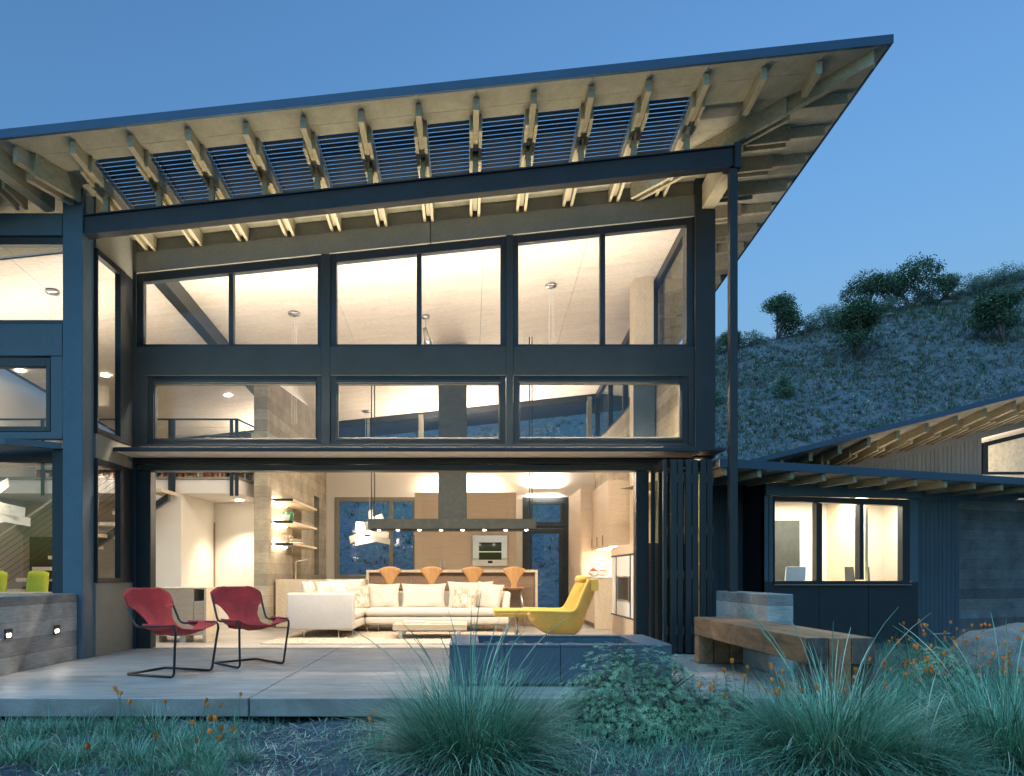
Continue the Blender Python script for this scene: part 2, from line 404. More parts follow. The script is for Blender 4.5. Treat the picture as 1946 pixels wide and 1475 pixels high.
# ------------------------------------------------------------------ terrain
def smooth01(t): t = min(1, max(0, t)); return t * t * (3 - 2 * t)
def ridge(x): return max(9.0, 22.0 + 0.205 * (x - 22.2) + 0.3 * math.sin(x * 0.11 + 2) + 0.15 * math.sin(x * 0.53 + 1))
def ground_z(x, y):
    z = -0.20
    z += 0.10 * smooth01((x - 2.6) / 2.0) * smooth01((y - 4.2) / 3.0)
    t = (y - 21.0) / 41.0
    if t > 0:
        h = ridge(x)
        z += h * (t ** 1.08 if t < 1 else 1 - 0.35 * (t - 1))
        z += (0.22 * math.sin(x * 0.31 + y * 0.17) + 0.3 * math.sin(x * 0.11 - y * 0.17)) * min(1, t * 5)
    if y < 12:
        z += 0.016 * math.sin(x * 5.1 + y * 2.3) + 0.012 * math.sin(x * 9.7 - y * 7.9)
    return z
def lin(a, b, n): return [a + (b - a) * i / n for i in range(n)]
gx = lin(-160, -40, 16) + lin(-40, -8, 18) + lin(-8, 9, 85) + lin(9, 70, 62) + lin(70, 200, 20) + [200]
gy = lin(-60, 2, 14) + lin(2, 9, 46) + lin(9, 21, 12) + lin(21, 66, 60) + lin(66, 190, 22) + [190]
mb = MB()
mb.v = [(x, y, ground_z(x, y)) for x in gx for y in gy]
ny = len(gy)
mb.f = [(i * ny + j, (i + 1) * ny + j, (i + 1) * ny + j + 1, i * ny + j + 1) for i in range(len(gx) - 1) for j in range(ny - 1)]
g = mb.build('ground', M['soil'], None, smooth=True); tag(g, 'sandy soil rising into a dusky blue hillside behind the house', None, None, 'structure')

# ------------------------------------------------------------------ patio: slabs with open joints
patio = thing('patio', 'smooth grey concrete patio slab floating above the planted soil', None, (-1.0, 5.52, -0.15)); tag(patio, kind='structure')
for (x0, x1) in ((-9.0, -4.62), (-4.612, -1.794), (-1.782, 3.02)):
    for (y0, y1) in ((5.52, 9.23),):
        bx('paving_slab', M['patio'], patio, x0, x1, y0, y1, -0.15, 0.0, 0.006)
bx('foundation', M['conc'], patio, -9, 2.85, 5.85, 9.0, -0.4, -0.152)
flo = thing('floor', 'pale polished concrete floor inside the great room', None, (-1.0, 9.24, -0.15)); tag(flo, kind='structure')
for (x0, x1) in ((-9.0, -4.5), (-4.494, -1.786), (-1.778, 0.85), (0.858, 3.3)):
    for (y0, y1) in ((9.238, 12.0), (12.006, 14.7), (14.706, 17.5)):
        bx('floor_slab', M['patio'], flo, x0, x1, y0, y1, -0.15, 0.002, 0.003)

# ------------------------------------------------------------------ the house
house = thing('house', 'dark framed modern house with raking timber eaves and glowing tall windows', 'house', (-0.6, YF, 0.0))
EAVE, RX0, RX1 = 7.30, -8.6, 4.485
LV0, LV1, LX0, LX1 = 7.72, 8.92, -4.33, 2.57          # louvred opening in the eave
def uz(x, y): return roof_z(x, y) + 0.012
def tz(x, y): return roof_z(x, y) + 0.085
rf = MB()
for (x0, x1, y0, y1) in ((RX0, RX1, EAVE, LV0), (RX0, LX0, LV0, LV1), (LX1, RX1, LV0, LV1), (RX0, RX1, LV1, 19.0)):
    rf.slab(x0, x1, y0, y1, uz, tz)
for k in range(-6, 4):
    rf.slab(0.068 + 0.625 * k - 0.07, 0.068 + 0.625 * k + 0.07, LV0, LV1, uz, tz)
roof = rf.build('roof', M['fascia'], house)
# eave flashing and verge
MB().slab(RX0, RX1 + 0.004, EAVE - 0.03, EAVE - 0.002, lambda x, y: roof_z(x, y) - 0.004, lambda x, y: roof_z(x, y) + 0.092).build('fascia', M['fascia'], roof)
MB().slab(RX1 + 0.006, RX1 + 0.03, EAVE - 0.03, 19.0, lambda x, y: roof_z(x, y) + 0.0, lambda x, y: roof_z(x, y) + 0.092).build('verge_trim', M['fascia'], roof)
# soffit boards between the rafters
bays = [-8.6, -7.4, -6.2, -4.95] + [0.068 + 0.625 * k for k in range(-7, 7)] + [4.48]
def sof(x0, x1, y0, y1):
    MB().slab(x0 + 0.002, x1 - 0.002, y0 + 0.002, y1 - 0.002, lambda x, y: roof_z(x, y) - 0.002, lambda x, y: roof_z(x, y) + 0.010).build('soffit_board', M['soffit'], roof)
for a, b in zip(bays[:-1], bays[1:]):
    sof(a, b, EAVE, 7.56)
    if a >= LX0 - 0.05 and b <= LX1 + 0.1:
        sof(a, b, 7.56, LV0); sof(a, b, LV1, YF + 0.02)
    else:
        sof(a, b, 7.56, 8.3); sof(a, b, 8.3, YF + 0.02)
for y0 in (9.284, 10.6, 12.0, 13.4, 14.8, 16.2):
    sof(3.32, 4.48, y0, y0 + 1.3 if y0 < 16 else 19.0)
for (x0, x1) in ((-8.5, -6.3), (-6.3, -4.6), (-4.6, -2.2), (-2.2, 0.2), (0.2, 1.8), (1.8, 3.27)):
    for (y0, y1) in ((YF + 0.09, 11.2), (11.2, 13.3), (13.3, 15.4), (15.4, 17.4)):
        MB().slab(x0 + 0.003, x1 - 0.003, y0 + 0.003, y1 - 0.003, lambda x, y: roof_z(x, y) - 0.002, lambda x, y: roof_z(x, y) + 0.010).build('ceiling_board', M['ceiling'], house)

def sloped_bar(x0, x1, y0, y1, drop, depth):
    """bar running front to back under the roof: top `drop` below the boards"""
    return MB().slab(x0, x1, y0, y1, lambda x, y: roof_z((x0 + x1) / 2, y) - drop - depth, lambda x, y: roof_z((x0 + x1) / 2, y) - drop)
def shared(name, me, mat, parent, loc):
    o = link(name, me, mat, parent); o.location = loc; return o
RAF_X = [0.068 + 0.625 * k for k in range(-7, 7)]
h0 = wloc(house)
def bar_mesh(nm, w, y0, y1, drop, depth):
    m = MB().slab(-w / 2, w / 2, y0, y1, lambda x, y: roof_z(0, y) - drop - depth, lambda x, y: roof_z(0, y) - drop)
    return m.mesh(nm, (0, YF, 0))
me_c = bar_mesh('rafter', 0.064, 7.405, 8.0, 0.004, 0.135)
me_s = bar_mesh('rafter_plate', 0.036, 7.66, 9.238, 0.004, 0.175)
me_i = bar_mesh('rafter_core', 0.050, 8.27, 9.19, 0.004, 0.12)
me_b = MB().box(-0.03, 0.03, -1.20, -1.15, 5.745 - 6.004, 5.93 - 6.004).mesh('rafter_packer')
for k, x in enumerate(RAF_X):
    dz = 0.1067 * x
    loc = (x - h0.x, 0, dz)
    if k <= 12: shared('rafter', me_c, M['rafter'], house, loc)
    if k <= 11:
        for s in (-1, 1): shared('rafter_plate', me_s, M['rafter'], house, (loc[0] + s * 0.052, 0, dz))
        shared('rafter_core', me_i, M['rafter'], house, loc)
        pk = shared('rafter_packer', me_b, M['rafter'], house, (loc[0], 0, 6.004 + dz))
MB().slab(3.79 - 0.032, 3.79 + 0.032, 7.405, 7.74, lambda x, y: roof_z(x, y) - 0.139, lambda x, y: roof_z(x, y) - 0.004).build('rafter', M['rafter'], house)
# left end: heavy doubled hip rafter and two rafters beyond it
def diag(name, a, b, w, drop, depth, mat='rafter', off=0.0):
    ax, ay = a; bx_, by = b; d = Vector((bx_ - ax, by - ay, 0)).normalized(); nrm = Vector((-d.y, d.x, 0))
    P = []
    for zz in (-drop - depth, -drop):
        for (px, py), s in (((ax, ay), -1), ((bx_, by), -1), ((bx_, by), 1), ((ax, ay), 1)):
            q = Vector((px, py, 0)) + nrm * (off + s * w / 2)
            P.append((q.x, q.y, roof_z(q.x, q.y) + zz))
    return MB().hexa(P).build(name, M[mat], house)
diag('hip_rafter', (-4.93, 7.40), (-4.66, 8.02), 0.07, 0.004, 0.17)
for s in (-1, 1): diag('hip_plate', (-4.86, 7.56), (-4.64, 8.04), 0.045, 0.004, 0.25, off=s * 0.062)
for x in (-5.35, -5.75):
    for s in (-1, 1): sloped_bar(x + s * 0.05 - 0.018, x + s * 0.05 + 0.018, 7.75, 8.16, 0.004, 0.175).build('rafter_plate', M['rafter'], house)
diag('hip_board', (-5.15, 7.38), (-5.0, 8.14), 0.12, 0.004, 0.24, 'rafter')
# right end: diagonal hip, then outlookers running out to the verge
diag('hip_rafter', (4.36, 7.36), (3.66, 7.98), 0.07, 0.004, 0.15)
for s in (-1, 1): diag('hip_plate', (3.70, 7.94), (2.20, 9.20), 0.045, 0.006, 0.20, off=s * 0.055)
diag('hip_core', (3.60, 8.04), (2.3, 9.12), 0.055, 0.006, 0.13)
def xbar(name, x0, x1, y, w, drop, depth):
    f = lambda d: (lambda x, yy: roof_z(x, y) - d)
    return MB().slab(x0, x1, y - w / 2, y + w / 2, f(drop + depth), f(drop)).build(name, M['rafter'], house)
for i in range(14):
    y = 7.93 + 0.5 * i
    xs = max(3.335, 3.70 - (y - 7.94) * 1.19) if y < 9.3 else 3.335
    xbar('outlooker', xs + 0.02 if y < 8.3 else 3.5, 4.37, y, 0.064, 0.004, 0.135)
    if y > 8.2:
        for s in (-1, 1): xbar('outlooker_plate', xs + 0.06, 3.92, y + s * 0.055, 0.036, 0.004, 0.185)
# louvre slats in the eave opening
for a, b in zip(RAF_X[:11], RAF_X[1:12]):
    w = b - a - 0.15
    xm = (a + b) / 2
    if a == RAF_X[0]:
        nmesh = MB()
        y = 0.0; tilt = 0.026
        def sl(x, y, z): return (x, y, z + 0.1067 * x)
        h_ = w / 2
        nmesh.hexa([sl(-h_, tilt, -.011), sl(h_, tilt, -.011), sl(h_, tilt + .006, -.011), sl(-h_, tilt + .006, -.011), sl(-h_, 0, .011), sl(h_, 0, .011), sl(h_, .006, .011), sl(-h_, .006, .011)])
        slat_me = nmesh.mesh('louvre_slat')
    for j in range(17):
        y = LV0 + 0.03 + j * 0.069
        o = link('louvre_slat', slat_me, M['louvre'], house); o.location = (xm - h0.x, y - YF, roof_z(xm, y) + 0.01)
    for s in (-1, 1):
        sloped_bar(xm + s * (w / 2 + 0.006) - 0.004, xm + s * (w / 2 + 0.006) + 0.004, LV0 + 0.01, LV1 - 0.01, -0.06, 0.12).build('louvre_rail', M['steel'], house)

# steel eave beam and its post
bz0, bz1 = 5.503, 5.745
def bs(c): return lambda x, y: c + 0.1067 * x
MB().slab(-4.565, 3.12, 8.085, 8.155, bs(bz0 + 0.018), bs(bz1 - 0.018)).build('steel_beam', M['beam'], house)
fl = MB(); fl.slab(-4.565, 3.12, 8.06, 8.185, bs(bz0), bs(bz0 + 0.016)); fl.slab(-4.565, 3.12, 8.06, 8.185, bs(bz1 - 0.016), bs(bz1)); fl.build('beam_flange', M['beam'], house)
bx('beam_end_plate', M['beam'], house, 3.122, 3.2, 8.04, 8.17, 5.80, 6.09, 0.004)
bx('steel_post', M['frame'], house, 3.075, 3.165, 8.06, 8.15, 0.80, 5.80, 0.004)
MB().hexa([(3.03, 8.19, 5.80), (3.2, 8.19, 5.80), (3.30, 9.235, 5.93), (3.13, 9.235, 5.93), (3.03, 8.19, 6.18), (3.2, 8.19, 6.18), (3.30, 9.235, 6.26), (3.13, 9.235, 6.26)]).build('timber_beam', M['rafter'], house, bev=0.004)
# front left column (painted) and the wall that returns to the main front
bx('column', M['column'], house, -4.81, -4.575, 8.06, 8.31, 0, 6.02 - 0.5 + 0.045, 0.004)
bx('column_base', M['panel_dark'], house, -4.96, -4.812, 8.10, 8.31, 0, 2.5, 0.003)

PL = (YF, 0.0)
# header boards under the eave
def ys(x): return 463 - 0.1045 * (x - 450)
def yh(x): return 503 - 0.1025 * (x - 450)
def yso(x): return 436.5 - 0.1067 * (x - 470.6)
ngon_panel('header_board', M['olive'], house, PL, [(262, yso(262) - 6), (1318, yso(1318) - 6), (1318, ys(1318)), (262, ys(262))], -0.02, 0.1)
for a, b in ((262, 818), (819.5, 1318)):
    ngon_panel('header_board', M['olive'], house, PL, [(a, ys(a) + 0.6), (b, ys(b) + 0.6), (b, yh(b)), (a, yh(a))], -0.05, 0.12)
ngon_panel('wall_backing', M['frame'], house, PL, [(240, yso(240) - 8), (1352, yso(1352) - 8), (1352, yh(1352) + 2), (240, yh(240) + 2)], 0.085, 0.03)
ngon_panel('corner_board', M['olive'], house, PL, [(244, yso(244) - 6), (261.5, yso(261.5) - 6), (261.5, 519), (244, 519)], -0.03, 0.1)
# posts of the front
for (x0, x1, y0, y1, m, off) in ((612, 628, yh(620), 846, 'panel_dark', -0.05), (962, 975, yh(968), 846, 'panel_dark', -0.05),
                                 (1318, 1356, 344, 866, 'panel_dark', -0.075)):
    rect_px('post', M[m], house, PL, x0, y0, x1, y1, off, 0.16)
rect_px('corner_post', M['panel_dark'], house, PL, 246, 519, 262, 1233, -0.05, 0.2)
# upper and lower windows
def uw(x): return yh(x) - 3
window_px(house, PL, (262, uw(262), 612, 663, uw(612)), [(274, 537, 521, 435, 655), (444, 520, 503.5, 604, 655)], off=-0.02)
window_px(house, PL, (628, uw(628), 962, 663, uw(962)), [(640, 500, 484, 792, 655), (801, 483, 467.5, 951, 655)], off=-0.02)
window_px(house, PL, (975, uw(975), 1318, 663, uw(1318)), [(985, 463.5, 447, 1140, 655), (1150, 446, 428.5, 1304, 655)], off=-0.02)
for (x0, x1) in ((262, 612), (628, 962), (975, 1318)):
    rect_px('spandrel_panel', M['panel_dark'], house, PL, x0, 660.5, x1, 715, -0.045, 0.10)
def casement(o, g):
    w = window_px(house, PL, o, [(g[0], g[1], g[1], g[2], g[3])], off=-0.015, depth=0.07)
    x0, y0, x1, y1 = o
    r = lambda nm, a, b, c, d: rect_px(nm, M['frame'], w, PL, a, b, c, d, -0.032, 0.05)
    r('sash_rail', x0 + 9, y0 + 9, x1 - 9, g[1] - 2); r('sash_rail', x0 + 9, g[3] + 2, x1 - 9, y1 - 6)
    r('sash_stile', x0 + 9, g[1] - 1.6, g[0] - 2, g[3] + 1.6); r('sash_stile', g[2] + 2, g[1] - 1.6, x1 - 9, g[3] + 1.6)
for o, g in (((283, 714, 611, 845), (296, 731, 600, 833)), ((629, 714, 961, 845), (643, 731, 947, 832)), ((976, 714, 1307, 845), (988, 730, 1292, 831))):
    casement(o, g)
rect_px('trim_board', M['panel_dark'], house, PL, 262, 712, 282.5, 845, -0.04, 0.1)
rect_px('trim_board', M['panel_dark'], house, PL, 1307.5, 712, 1317.5, 845, -0.04, 0.1)
# canopy
CZ = 2.571
canopy = MB().box(-4.55, 2.985, 8.73, YF - 0.06, CZ + 0.02, CZ + 0.06).build('canopy', M['panel_dark'], house)
bx('canopy_fascia', M['beam'], canopy, -4.80, 2.99, 8.70, 8.725, CZ, CZ + 0.05, 0.003)
for (x0, x1) in ((-4.54, -2.0), (-1.995, 0.5), (0.505, 2.98)):
    bx('canopy_soffit', M['ceiling'], canopy, x0, x1, 8.73, YF - 0.055, CZ + 0.006, CZ + 0.018)
bx('canopy_end', M['beam'], canopy, 2.99, 3.30, 8.78, YF - 0.08, CZ + 0.03, CZ + 0.062)
rect_px('sill_band', M['panel_dark'], house, PL, 262, 845.5, 1356, 871, -0.055, 0.14)
rect_px('door_lintel', M['black'], house, PL, 262, 872, 1318, 882, -0.04, 0.2)
rect_px('door_track', M['frame'], house, PL, 262, 884, 1318, 895, -0.03, 0.18)
rect_px('door_jamb', M['frame'], house, PL, 262.5, 896, 288, 1232, -0.03, 0.16)
rect_px('door_jamb', M['frame'], house, PL, 1208, 896, 1232, 1232, -0.03, 0.16)
bx('door_threshold', M['steel'], house, -4.3, 2.4, YF - 0.03, YF - 0.024 + 0.02, 0.001, 0.006)
# folded glass doors, stacked at the right end
def door_leaf(x, y0, y1, thick, nm='folding_door', g='glass_door', skew=0.0):
    d = thing(nm, None, None, (0, 0, 0)); d.parent = house
    z0, z1 = 0.02, 2.44
    def st(n_, ya, yb, za, zb, m='frame', t=thick):
        xa = x + skew * (ya - y0); xb = x + skew * (yb - y0)
        MB().hexa([(xa, ya, za), (xa + t, ya, za), (xb + t, yb, za), (xb, yb, za), (xa, ya, zb), (xa + t, ya, zb), (xb + t, yb, zb), (xb, yb, zb)]).build(n_, M[m], d, bev=0.003)
    st('door_stile', y0, y0 + 0.055, z0, z1); st('door_stile', y1 - 0.055, y1, z0, z1)
    st('door_rail', y0 + 0.055, y1 - 0.055, z0, z0 + 0.11); st('door_rail', y0 + 0.055, y1 - 0.055, z1 - 0.09, z1)
    MB().box(x + thick * .4, x + thick * .6, y0 + 0.05, y1 - 0.05, z0 + 0.1, z1 - 0.08).build('pane', M[g], d)
    for zz in (0.3, 1.0, 1.55, 2.2):
        MB().tube([(x + thick, y0 - 0.006, zz - 0.05), (x + thick, y0 - 0.006, zz + 0.05)], 0.007, 6).build('hinge', M['hood'], d)
    return d
door_leaf(2.425, 8.55, 9.16, 0.045)
for i, x in enumerate((2.515, 2.60, 2.70, 2.785, 2.885, 2.97)):
    door_leaf(x, 8.53 + (0.02 if i % 2 else 0.0), 9.14, 0.072)
# return wall between column and front (faces the patio)
def ret(nm, m, y0, y1, z0, z1, x0=-4.60, x1=-4.552, bev=0.003): return bx(nm, M[m], house, x0, x1, y0, y1, z0, z1, bev)
ret('wall_panel', 'olive', 8.312, 9.23, 0.0, 0.90); ret('wall_panel', 'olive', 8.312, 9.23, 2.42, 2.72)
MB().slab(-4.60, -4.552, 8.312, 9.22, lambda x, y: 4.98, lambda x, y: roof_z(x, y) - 0.004).build('wall_panel', M['olive'], house)
rw = thing('return_window', None, None); rw.parent = house
def rbar(nm, y0, y1, z0, z1, m='frame', x0=-4.61, x1=-4.535): bx(nm, M[m], rw, x0, x1, y0, y1, z0, z1, 0.003)
for (z0, z1, zz0, zz1) in ((2.72, 4.98, 2.79, 4.90), (0.90, 2.42, 0.955, 2.35)):
    rbar('frame_stile', 8.86, 9.0, z0, z1); rbar('frame_stile', 9.005, 9.20, z0, z1, 'frame', -4.60, -4.545)
    rbar('frame_stile', 8.312, 8.335, z0, z1)
    rbar('frame_head', 8.335, 8.86, zz1, z1); rbar('frame_sill', 8.335, 8.86, z0, zz0)
    rbar('pane', 8.33, 8.87, zz0 - .01, zz1 + .01, 'glass', -4.578, -4.57)
# left wing front, turned a little away
LWP = (7.042, -0.22)
rect_px('wall_panel', M['panel'], house, LWP, -260, 405, 118, 447, 0.0, 0.1)
window_px(house, LWP, (-260, 448, 118, 618, 448), [(-240, 462, 462, 117, 606)], off=0.03)
rect_px('spandrel_panel', M['panel'], house, LWP, -260, 616, 118, 676, 0.0, 0.1)
rect_px('wall_panel', M['panel'], house, LWP, 95, 676, 118, 833, 0.012, 0.1)
window_px(house, LWP, (-260, 682, 94, 820, 679), [(-240, 699, 696, 86, 810)], off=0.01)
rect_px('wall_panel', M['panel'], house, LWP, -260, 821, 118, 834, 0.002, 0.1)
MB().hexa([(-4.83, 8.08, 2.49), (-7.2, 8.45, 2.49), (-7.2, 7.75, 2.49), (-5.3, 7.78, 2.49), (-4.83, 8.08, 2.56), (-7.2, 8.45, 2.56), (-7.2, 7.75, 2.56), (-5.3, 7.78, 2.56)]).build('left_canopy', M['panel'], house)
rect_px('door_lintel', M['black'], house, LWP, -260, 850, 118, 875, 0.12, 0.1)
rect_px('door_jamb', M['frame'], house, LWP, 98, 875, 118, 1160, 0.10, 0.08)
rect_px('pane', M['glass'], house, LWP, -240, 875, 98, 1130, 0.15, 0.008, 0)

# ------------------------------------------------------------------ interior shell
YB = 17.40
PB = (YB, 0.0)
def wall_box(nm, x0, x1, y0, y1, z0, z1, m='white', bev=0.0): return bx(nm, M[m], house, x0, x1, y0, y1, z0, z1, bev)
zc = 3.98
xw0, xw1 = X(636, YB), X(790, YB); xd0, xd1 = X(993, YB), X(1080, YB)
zw0, zw1 = Z(1099, YB), Z(945, YB); zd1 = Z(945, YB)
wall_box('back_wall', -9.0, xw0, YB, YB + 0.15, 0, zc); wall_box('back_wall', xw1, xd0, YB, YB + 0.15, 0, zc)
wall_box('back_wall', xd1, 3.5, YB, YB + 0.15, 0, zc)
wall_box('back_wall', xw0, xw1, YB, YB + 0.15, 0, zw0); wall_box('back_wall', xw0, xw1, YB, YB + 0.15, zw1, zc)
wall_box('back_wall', xd0, xd1, YB, YB + 0.15, zd1, zc)
window_px(house, PB, (636, 945, 790, 1099), [(645, 954, 954, 739, 1092), (747, 954, 954, 785, 1092)], fr='olive', off=-0.03)
dr = thing('garden_door', None, None); dr.parent = house
for (a, b, c, d, o) in ((993, 945, 1003, 1178, -.03), (1071, 945, 1080, 1178, -.03), (1003, 945, 1071, 953, -.028), (1003, 998, 1071, 1004, -.028)):
    rect_px('frame_rail', M['panel_dark'], dr, PB, a, b, c, d, o, 0.09)
for (a, b, c, d) in ((1004, 954, 1010, 997), (1064, 954, 1070, 997), (1010, 954, 1064, 959), (1010, 992, 1064, 997)):
    rect_px('transom_rail', M['panel_dark'], dr, PB, a, b, c, d, -0.05, 0.06)
for (a, b, c, d) in ((1004, 1005, 1011, 1178), (1062, 1005, 1070, 1178), (1011, 1005, 1062, 1014), (1011, 1160, 1062, 1178)):
    rect_px('door_rail', M['panel_dark'], dr, PB, a, b, c, d, -0.05, 0.06)
rect_px('pane', M['glass'], dr, PB, 1008, 957, 1066, 994, -0.02, 0.008, 0); rect_px('pane', M['glass'], dr, PB, 1009, 1012, 1064, 1163, -0.02, 0.008, 0)
for py in (1028, 1082, 1108): bx('door_hinge', M['black'], dr, X(1068, YB), X(1076, YB), YB - 0.09, YB - 0.05, Z(py + 4, YB), Z(py - 4, YB), 0.003)
# clerestory above the back wall
cl = thing('clerestory_window', None, None); cl.parent = house
def cz(x): return roof_z(x, YB)
MB().slab(-9, 3.3, YB - 0.03, YB + 0.1, lambda x, y: cz(x) - 0.15, lambda x, y: cz(x) - 0.006).build('frame_head', M['frame'], cl)
for px in (395, 483, 571, 800, 968, 1120):
    x = X(px, YB)
    MB().box(x - 0.06, x + 0.06, YB - 0.05, YB + 0.12, zc, cz(x) - 0.06).build('frame_post', M['olive'], cl)
MB().prism([(-9, YB + 0.03, zc), (3.3, YB + 0.03, zc), (3.3, YB + 0.03, cz(3.3) - 0.05), (-9, YB + 0.03, cz(-9) - 0.05)], (0, 0.008, 0)).build('pane', M['glass'], cl)
bx('frame_sill', M['frame'], cl, -9, 3.3, YB - 0.02, YB + 0.1, zc - 0.0, zc + 0.06)
# right wall with high side glazing
wall_box('right_wall', 3.19, 3.285, YF + 0.10, YB, 0, 4.33, 'conc_in')
sg = thing('side_window', None, None); sg.parent = house
MB().slab(3.2, 3.29, YF + 0.1, YB, lambda x, y: roof_z(3.3, y) - 0.16, lambda x, y: roof_z(3.3, y) - 0.005).build('frame_head', M['frame'], sg)
for y in (YF + 0.12, 10.0, 10.15, 11.95, 14.2, 15.7, 17.3):
    MB().box(3.19, 3.295, y, y + 0.09, 4.33, roof_z(3.3, y) - 0.1).build('frame_post', M['frame'], sg)
MB().prism([(3.24, YF + 0.1, 4.33), (3.24, YB, 4.33), (3.24, YB, roof_z(3.2, YB) - .05), (3.24, YF + .1, roof_z(3.2, YF) - .05)], (0.008, 0, 0)).build('pane', M['glass'], sg)
bx('frame_sill', M['frame'], sg, 3.19, 3.295, YF + 0.1, YB, 4.33, 4.39)
MB().slab(2.81, 3.15, 11.7, 12.0, lambda x, y: 0.0, lambda x, y: roof_z(x, y) - 0.004).build('inner_column', M['oakv'], house)
bx('inner_column_cladding', M['panel'], house, 2.80, 3.16, 11.66, 11.70, 3.0, 4.42)
# outside face of the right wall, front part
MB().slab(3.287, 3.303, YF + 0.1, YB, lambda x, y: -0.1, lambda x, y: 4.3).build('outer_cladding', M['siding'], house)
# valley beam under the ceiling on the left
sloped_bar(-4.58, -4.40, YF + 0.1, YB - 0.1, 0.0, 0.26).build('valley_beam', M['frame'], house)
# board-marked concrete wall
cw = MB()
X0, X1, Ya, Yb = -3.91, -3.66, 12.35, YB - 0.01
def ctop(y): return 4.58 + 0.075 * (y - Ya)
def cpiece(y0, y1, z0, z1=None):
    t = (lambda x, y: z1) if z1 is not None else (lambda x, y: ctop(y))
    cw.slab(X0, X1, y0, y1, lambda x, y: z0, t)
cpiece(Ya, 14.05, 0); cpiece(14.05, 14.85, 2.42); cpiece(14.85, 16.05, 0); cpiece(16.05, 16.6, 2.86); cpiece(16.05, 16.6, 0, 1.0); cpiece(16.6, Yb, 0)
cwo = cw.build('concrete_wall', M['conc_in'], house, bev=0.004)
bx('niche_back', M['oakv'], cwo, X0 + 0.02, X0 + 0.05, 14.05, 14.85, 0, 2.42)
bx('slit_frame', M['frame'], cwo, X0 + .05, X0 + .12, 16.06, 16.59, 1.0, 2.86)
# mezzanine, white core wall and rooms under it
mz = MB().prism([(-9, 12.2, 2.45), (-4.12, 12.2, 2.45), (-4.02, 13.3, 2.45), (-4.02, YB, 2.45), (-9, YB, 2.45)], (0, 0, 0.25)).build('mezzanine', M['white'], house, bev=0.004)
MB().prism([(-9, 12.17, 2.702), (-4.10, 12.17, 2.702), (-3.99, 13.3, 2.702), (-4.0, YB, 2.702), (-9, YB, 2.702)], (0, 0, 0.04)).build('mezzanine_edge', M['olive'], mz)
wall_box('core_wall', -6.3, -5.17, 12.22, 13.8, 0, 2.445); wall_box('inner_wall', -5.17, -3.92, 13.8, 13.9, 0, 2.445)
bx('door_reveal', M['brown'], house, -5.165, -5.148, 13.76, 13.795, 0, 2.05)
wall_box('wing_wall', -9.0, -6.31, 13.6, 13.72, 0, 2.445, 'oak')
bx('wing_door', M['panel_dark'], house, -8.75, -8.05, 13.56, 13.598, 0, 1.75, 0.004)
wall_box('wing_side_wall', -9.05, -8.9, 8.6, YB, 0, 5.0)
wall_box('loft_wall', -9.0, -3.92, 15.9, 16.0, 2.75, 3.72, 'conc_in')
bx('loft_panel', M['yellow_panel'], house, -6.7, -5.0, 14.1, 14.15, 3.05, 3.5)
rl = thing('loft_railing', None, None); rl.parent = house
for x, y in ((X(323, 12.14), 12.14), (X(330, 12.14), 12.14), (X(440, 12.14), 12.14), (X(450, 12.14), 12.14), (-3.98, 13.2), (-7.6, 12.14)):
    bx('post', M['black'], rl, x - 0.03, x + 0.03, y - 0.006, y + 0.006, 2.40, 3.75)
for z, r in ((3.76, 0.018), (3.62, 0.004), (3.48, 0.004), (3.34, 0.004), (3.20, 0.004), (3.06, 0.004), (2.92, 0.004)):
    MB().tube([(-8.9, 12.14, z), (-4.13, 12.14, z), (-3.98, 13.2, z), (-3.98, 15.8, z)], r, 6).build('handrail' if r > .01 else 'cable', M['steel' if r < .01 else 'frame'], rl)

# ------------------------------------------------------------------ guest wing on the right
RP = (8.70, 0.33)
wing = thing('guest_wing', 'low guest wing with a lit three pane window and flat eave', 'house', (5.6, 10.6, -0.1))
def rpx(nm, m, x0, y0, x1, y1, off=0.0, th=0.12, bev=0.003, par=None): return rect_px(nm, M[m], par or wing, RP, x0, y0, x1, y1, off, th, bev)
def rquad(nm, m, pts, off=0.0, th=0.12, par=None): return ngon_panel(nm, M[m], par or wing, RP, pts, off, th)
rquad('wall_panel', 'panel_dark', [(1453, 1106), (1556, 1106), (1556, 1226), (1453, 1226)])
rquad('wall_panel', 'panel_dark', [(1557.2, 1106), (1650, 1106), (1650, 1226), (1557.2, 1226)])
rquad('wall_panel', 'panel_dark', [(1651.2, 1106), (1745, 1106), (1745, 1226), (1651.2, 1226)])
rquad('wall_panel', 'panel', [(1453, 942), (1470, 943), (1470, 1105.5), (1453, 1105.5)])
rquad('wall_panel', 'panel', [(1728, 948), (1745, 949), (1745, 1105.5), (1728, 1105.5)])
rquad('header_board', 'panel', [(1453, 918), (1747, 926), (1747, 948), (1453, 941)], -0.05, 0.12)
w = window_px(wing, RP, (1470, 943, 1728, 1111, 950), [(1472, 952, 955, 1551, 1104), (1562, 957, 959, 1633, 1102), (1641, 957, 961, 1714, 1104)], off=-0.02, depth=0.14, pane_off=0.05)
rquad('window_sill', 'steel', [(1469, 1110.5), (1730, 1110.5), (1730, 1112.5), (1469, 1112.5)], -0.05, 0.06)
# side of the bay and the boarded wall beyond it
cx0, cy0, _ = plane_pt(RP, 1453, 1000)
bx('bay_side', M['panel_dark'], wing, cx0 + 0.0, cx0 + 0.08, cy0 + 0.02, 10.95, -0.25, 2.42)
for i in range(9):
    bx('siding_board', M['siding'], wing, 3.52 + i * 0.098, 3.612 + i * 0.098, 10.98, 11.02, -0.2, 2.5)
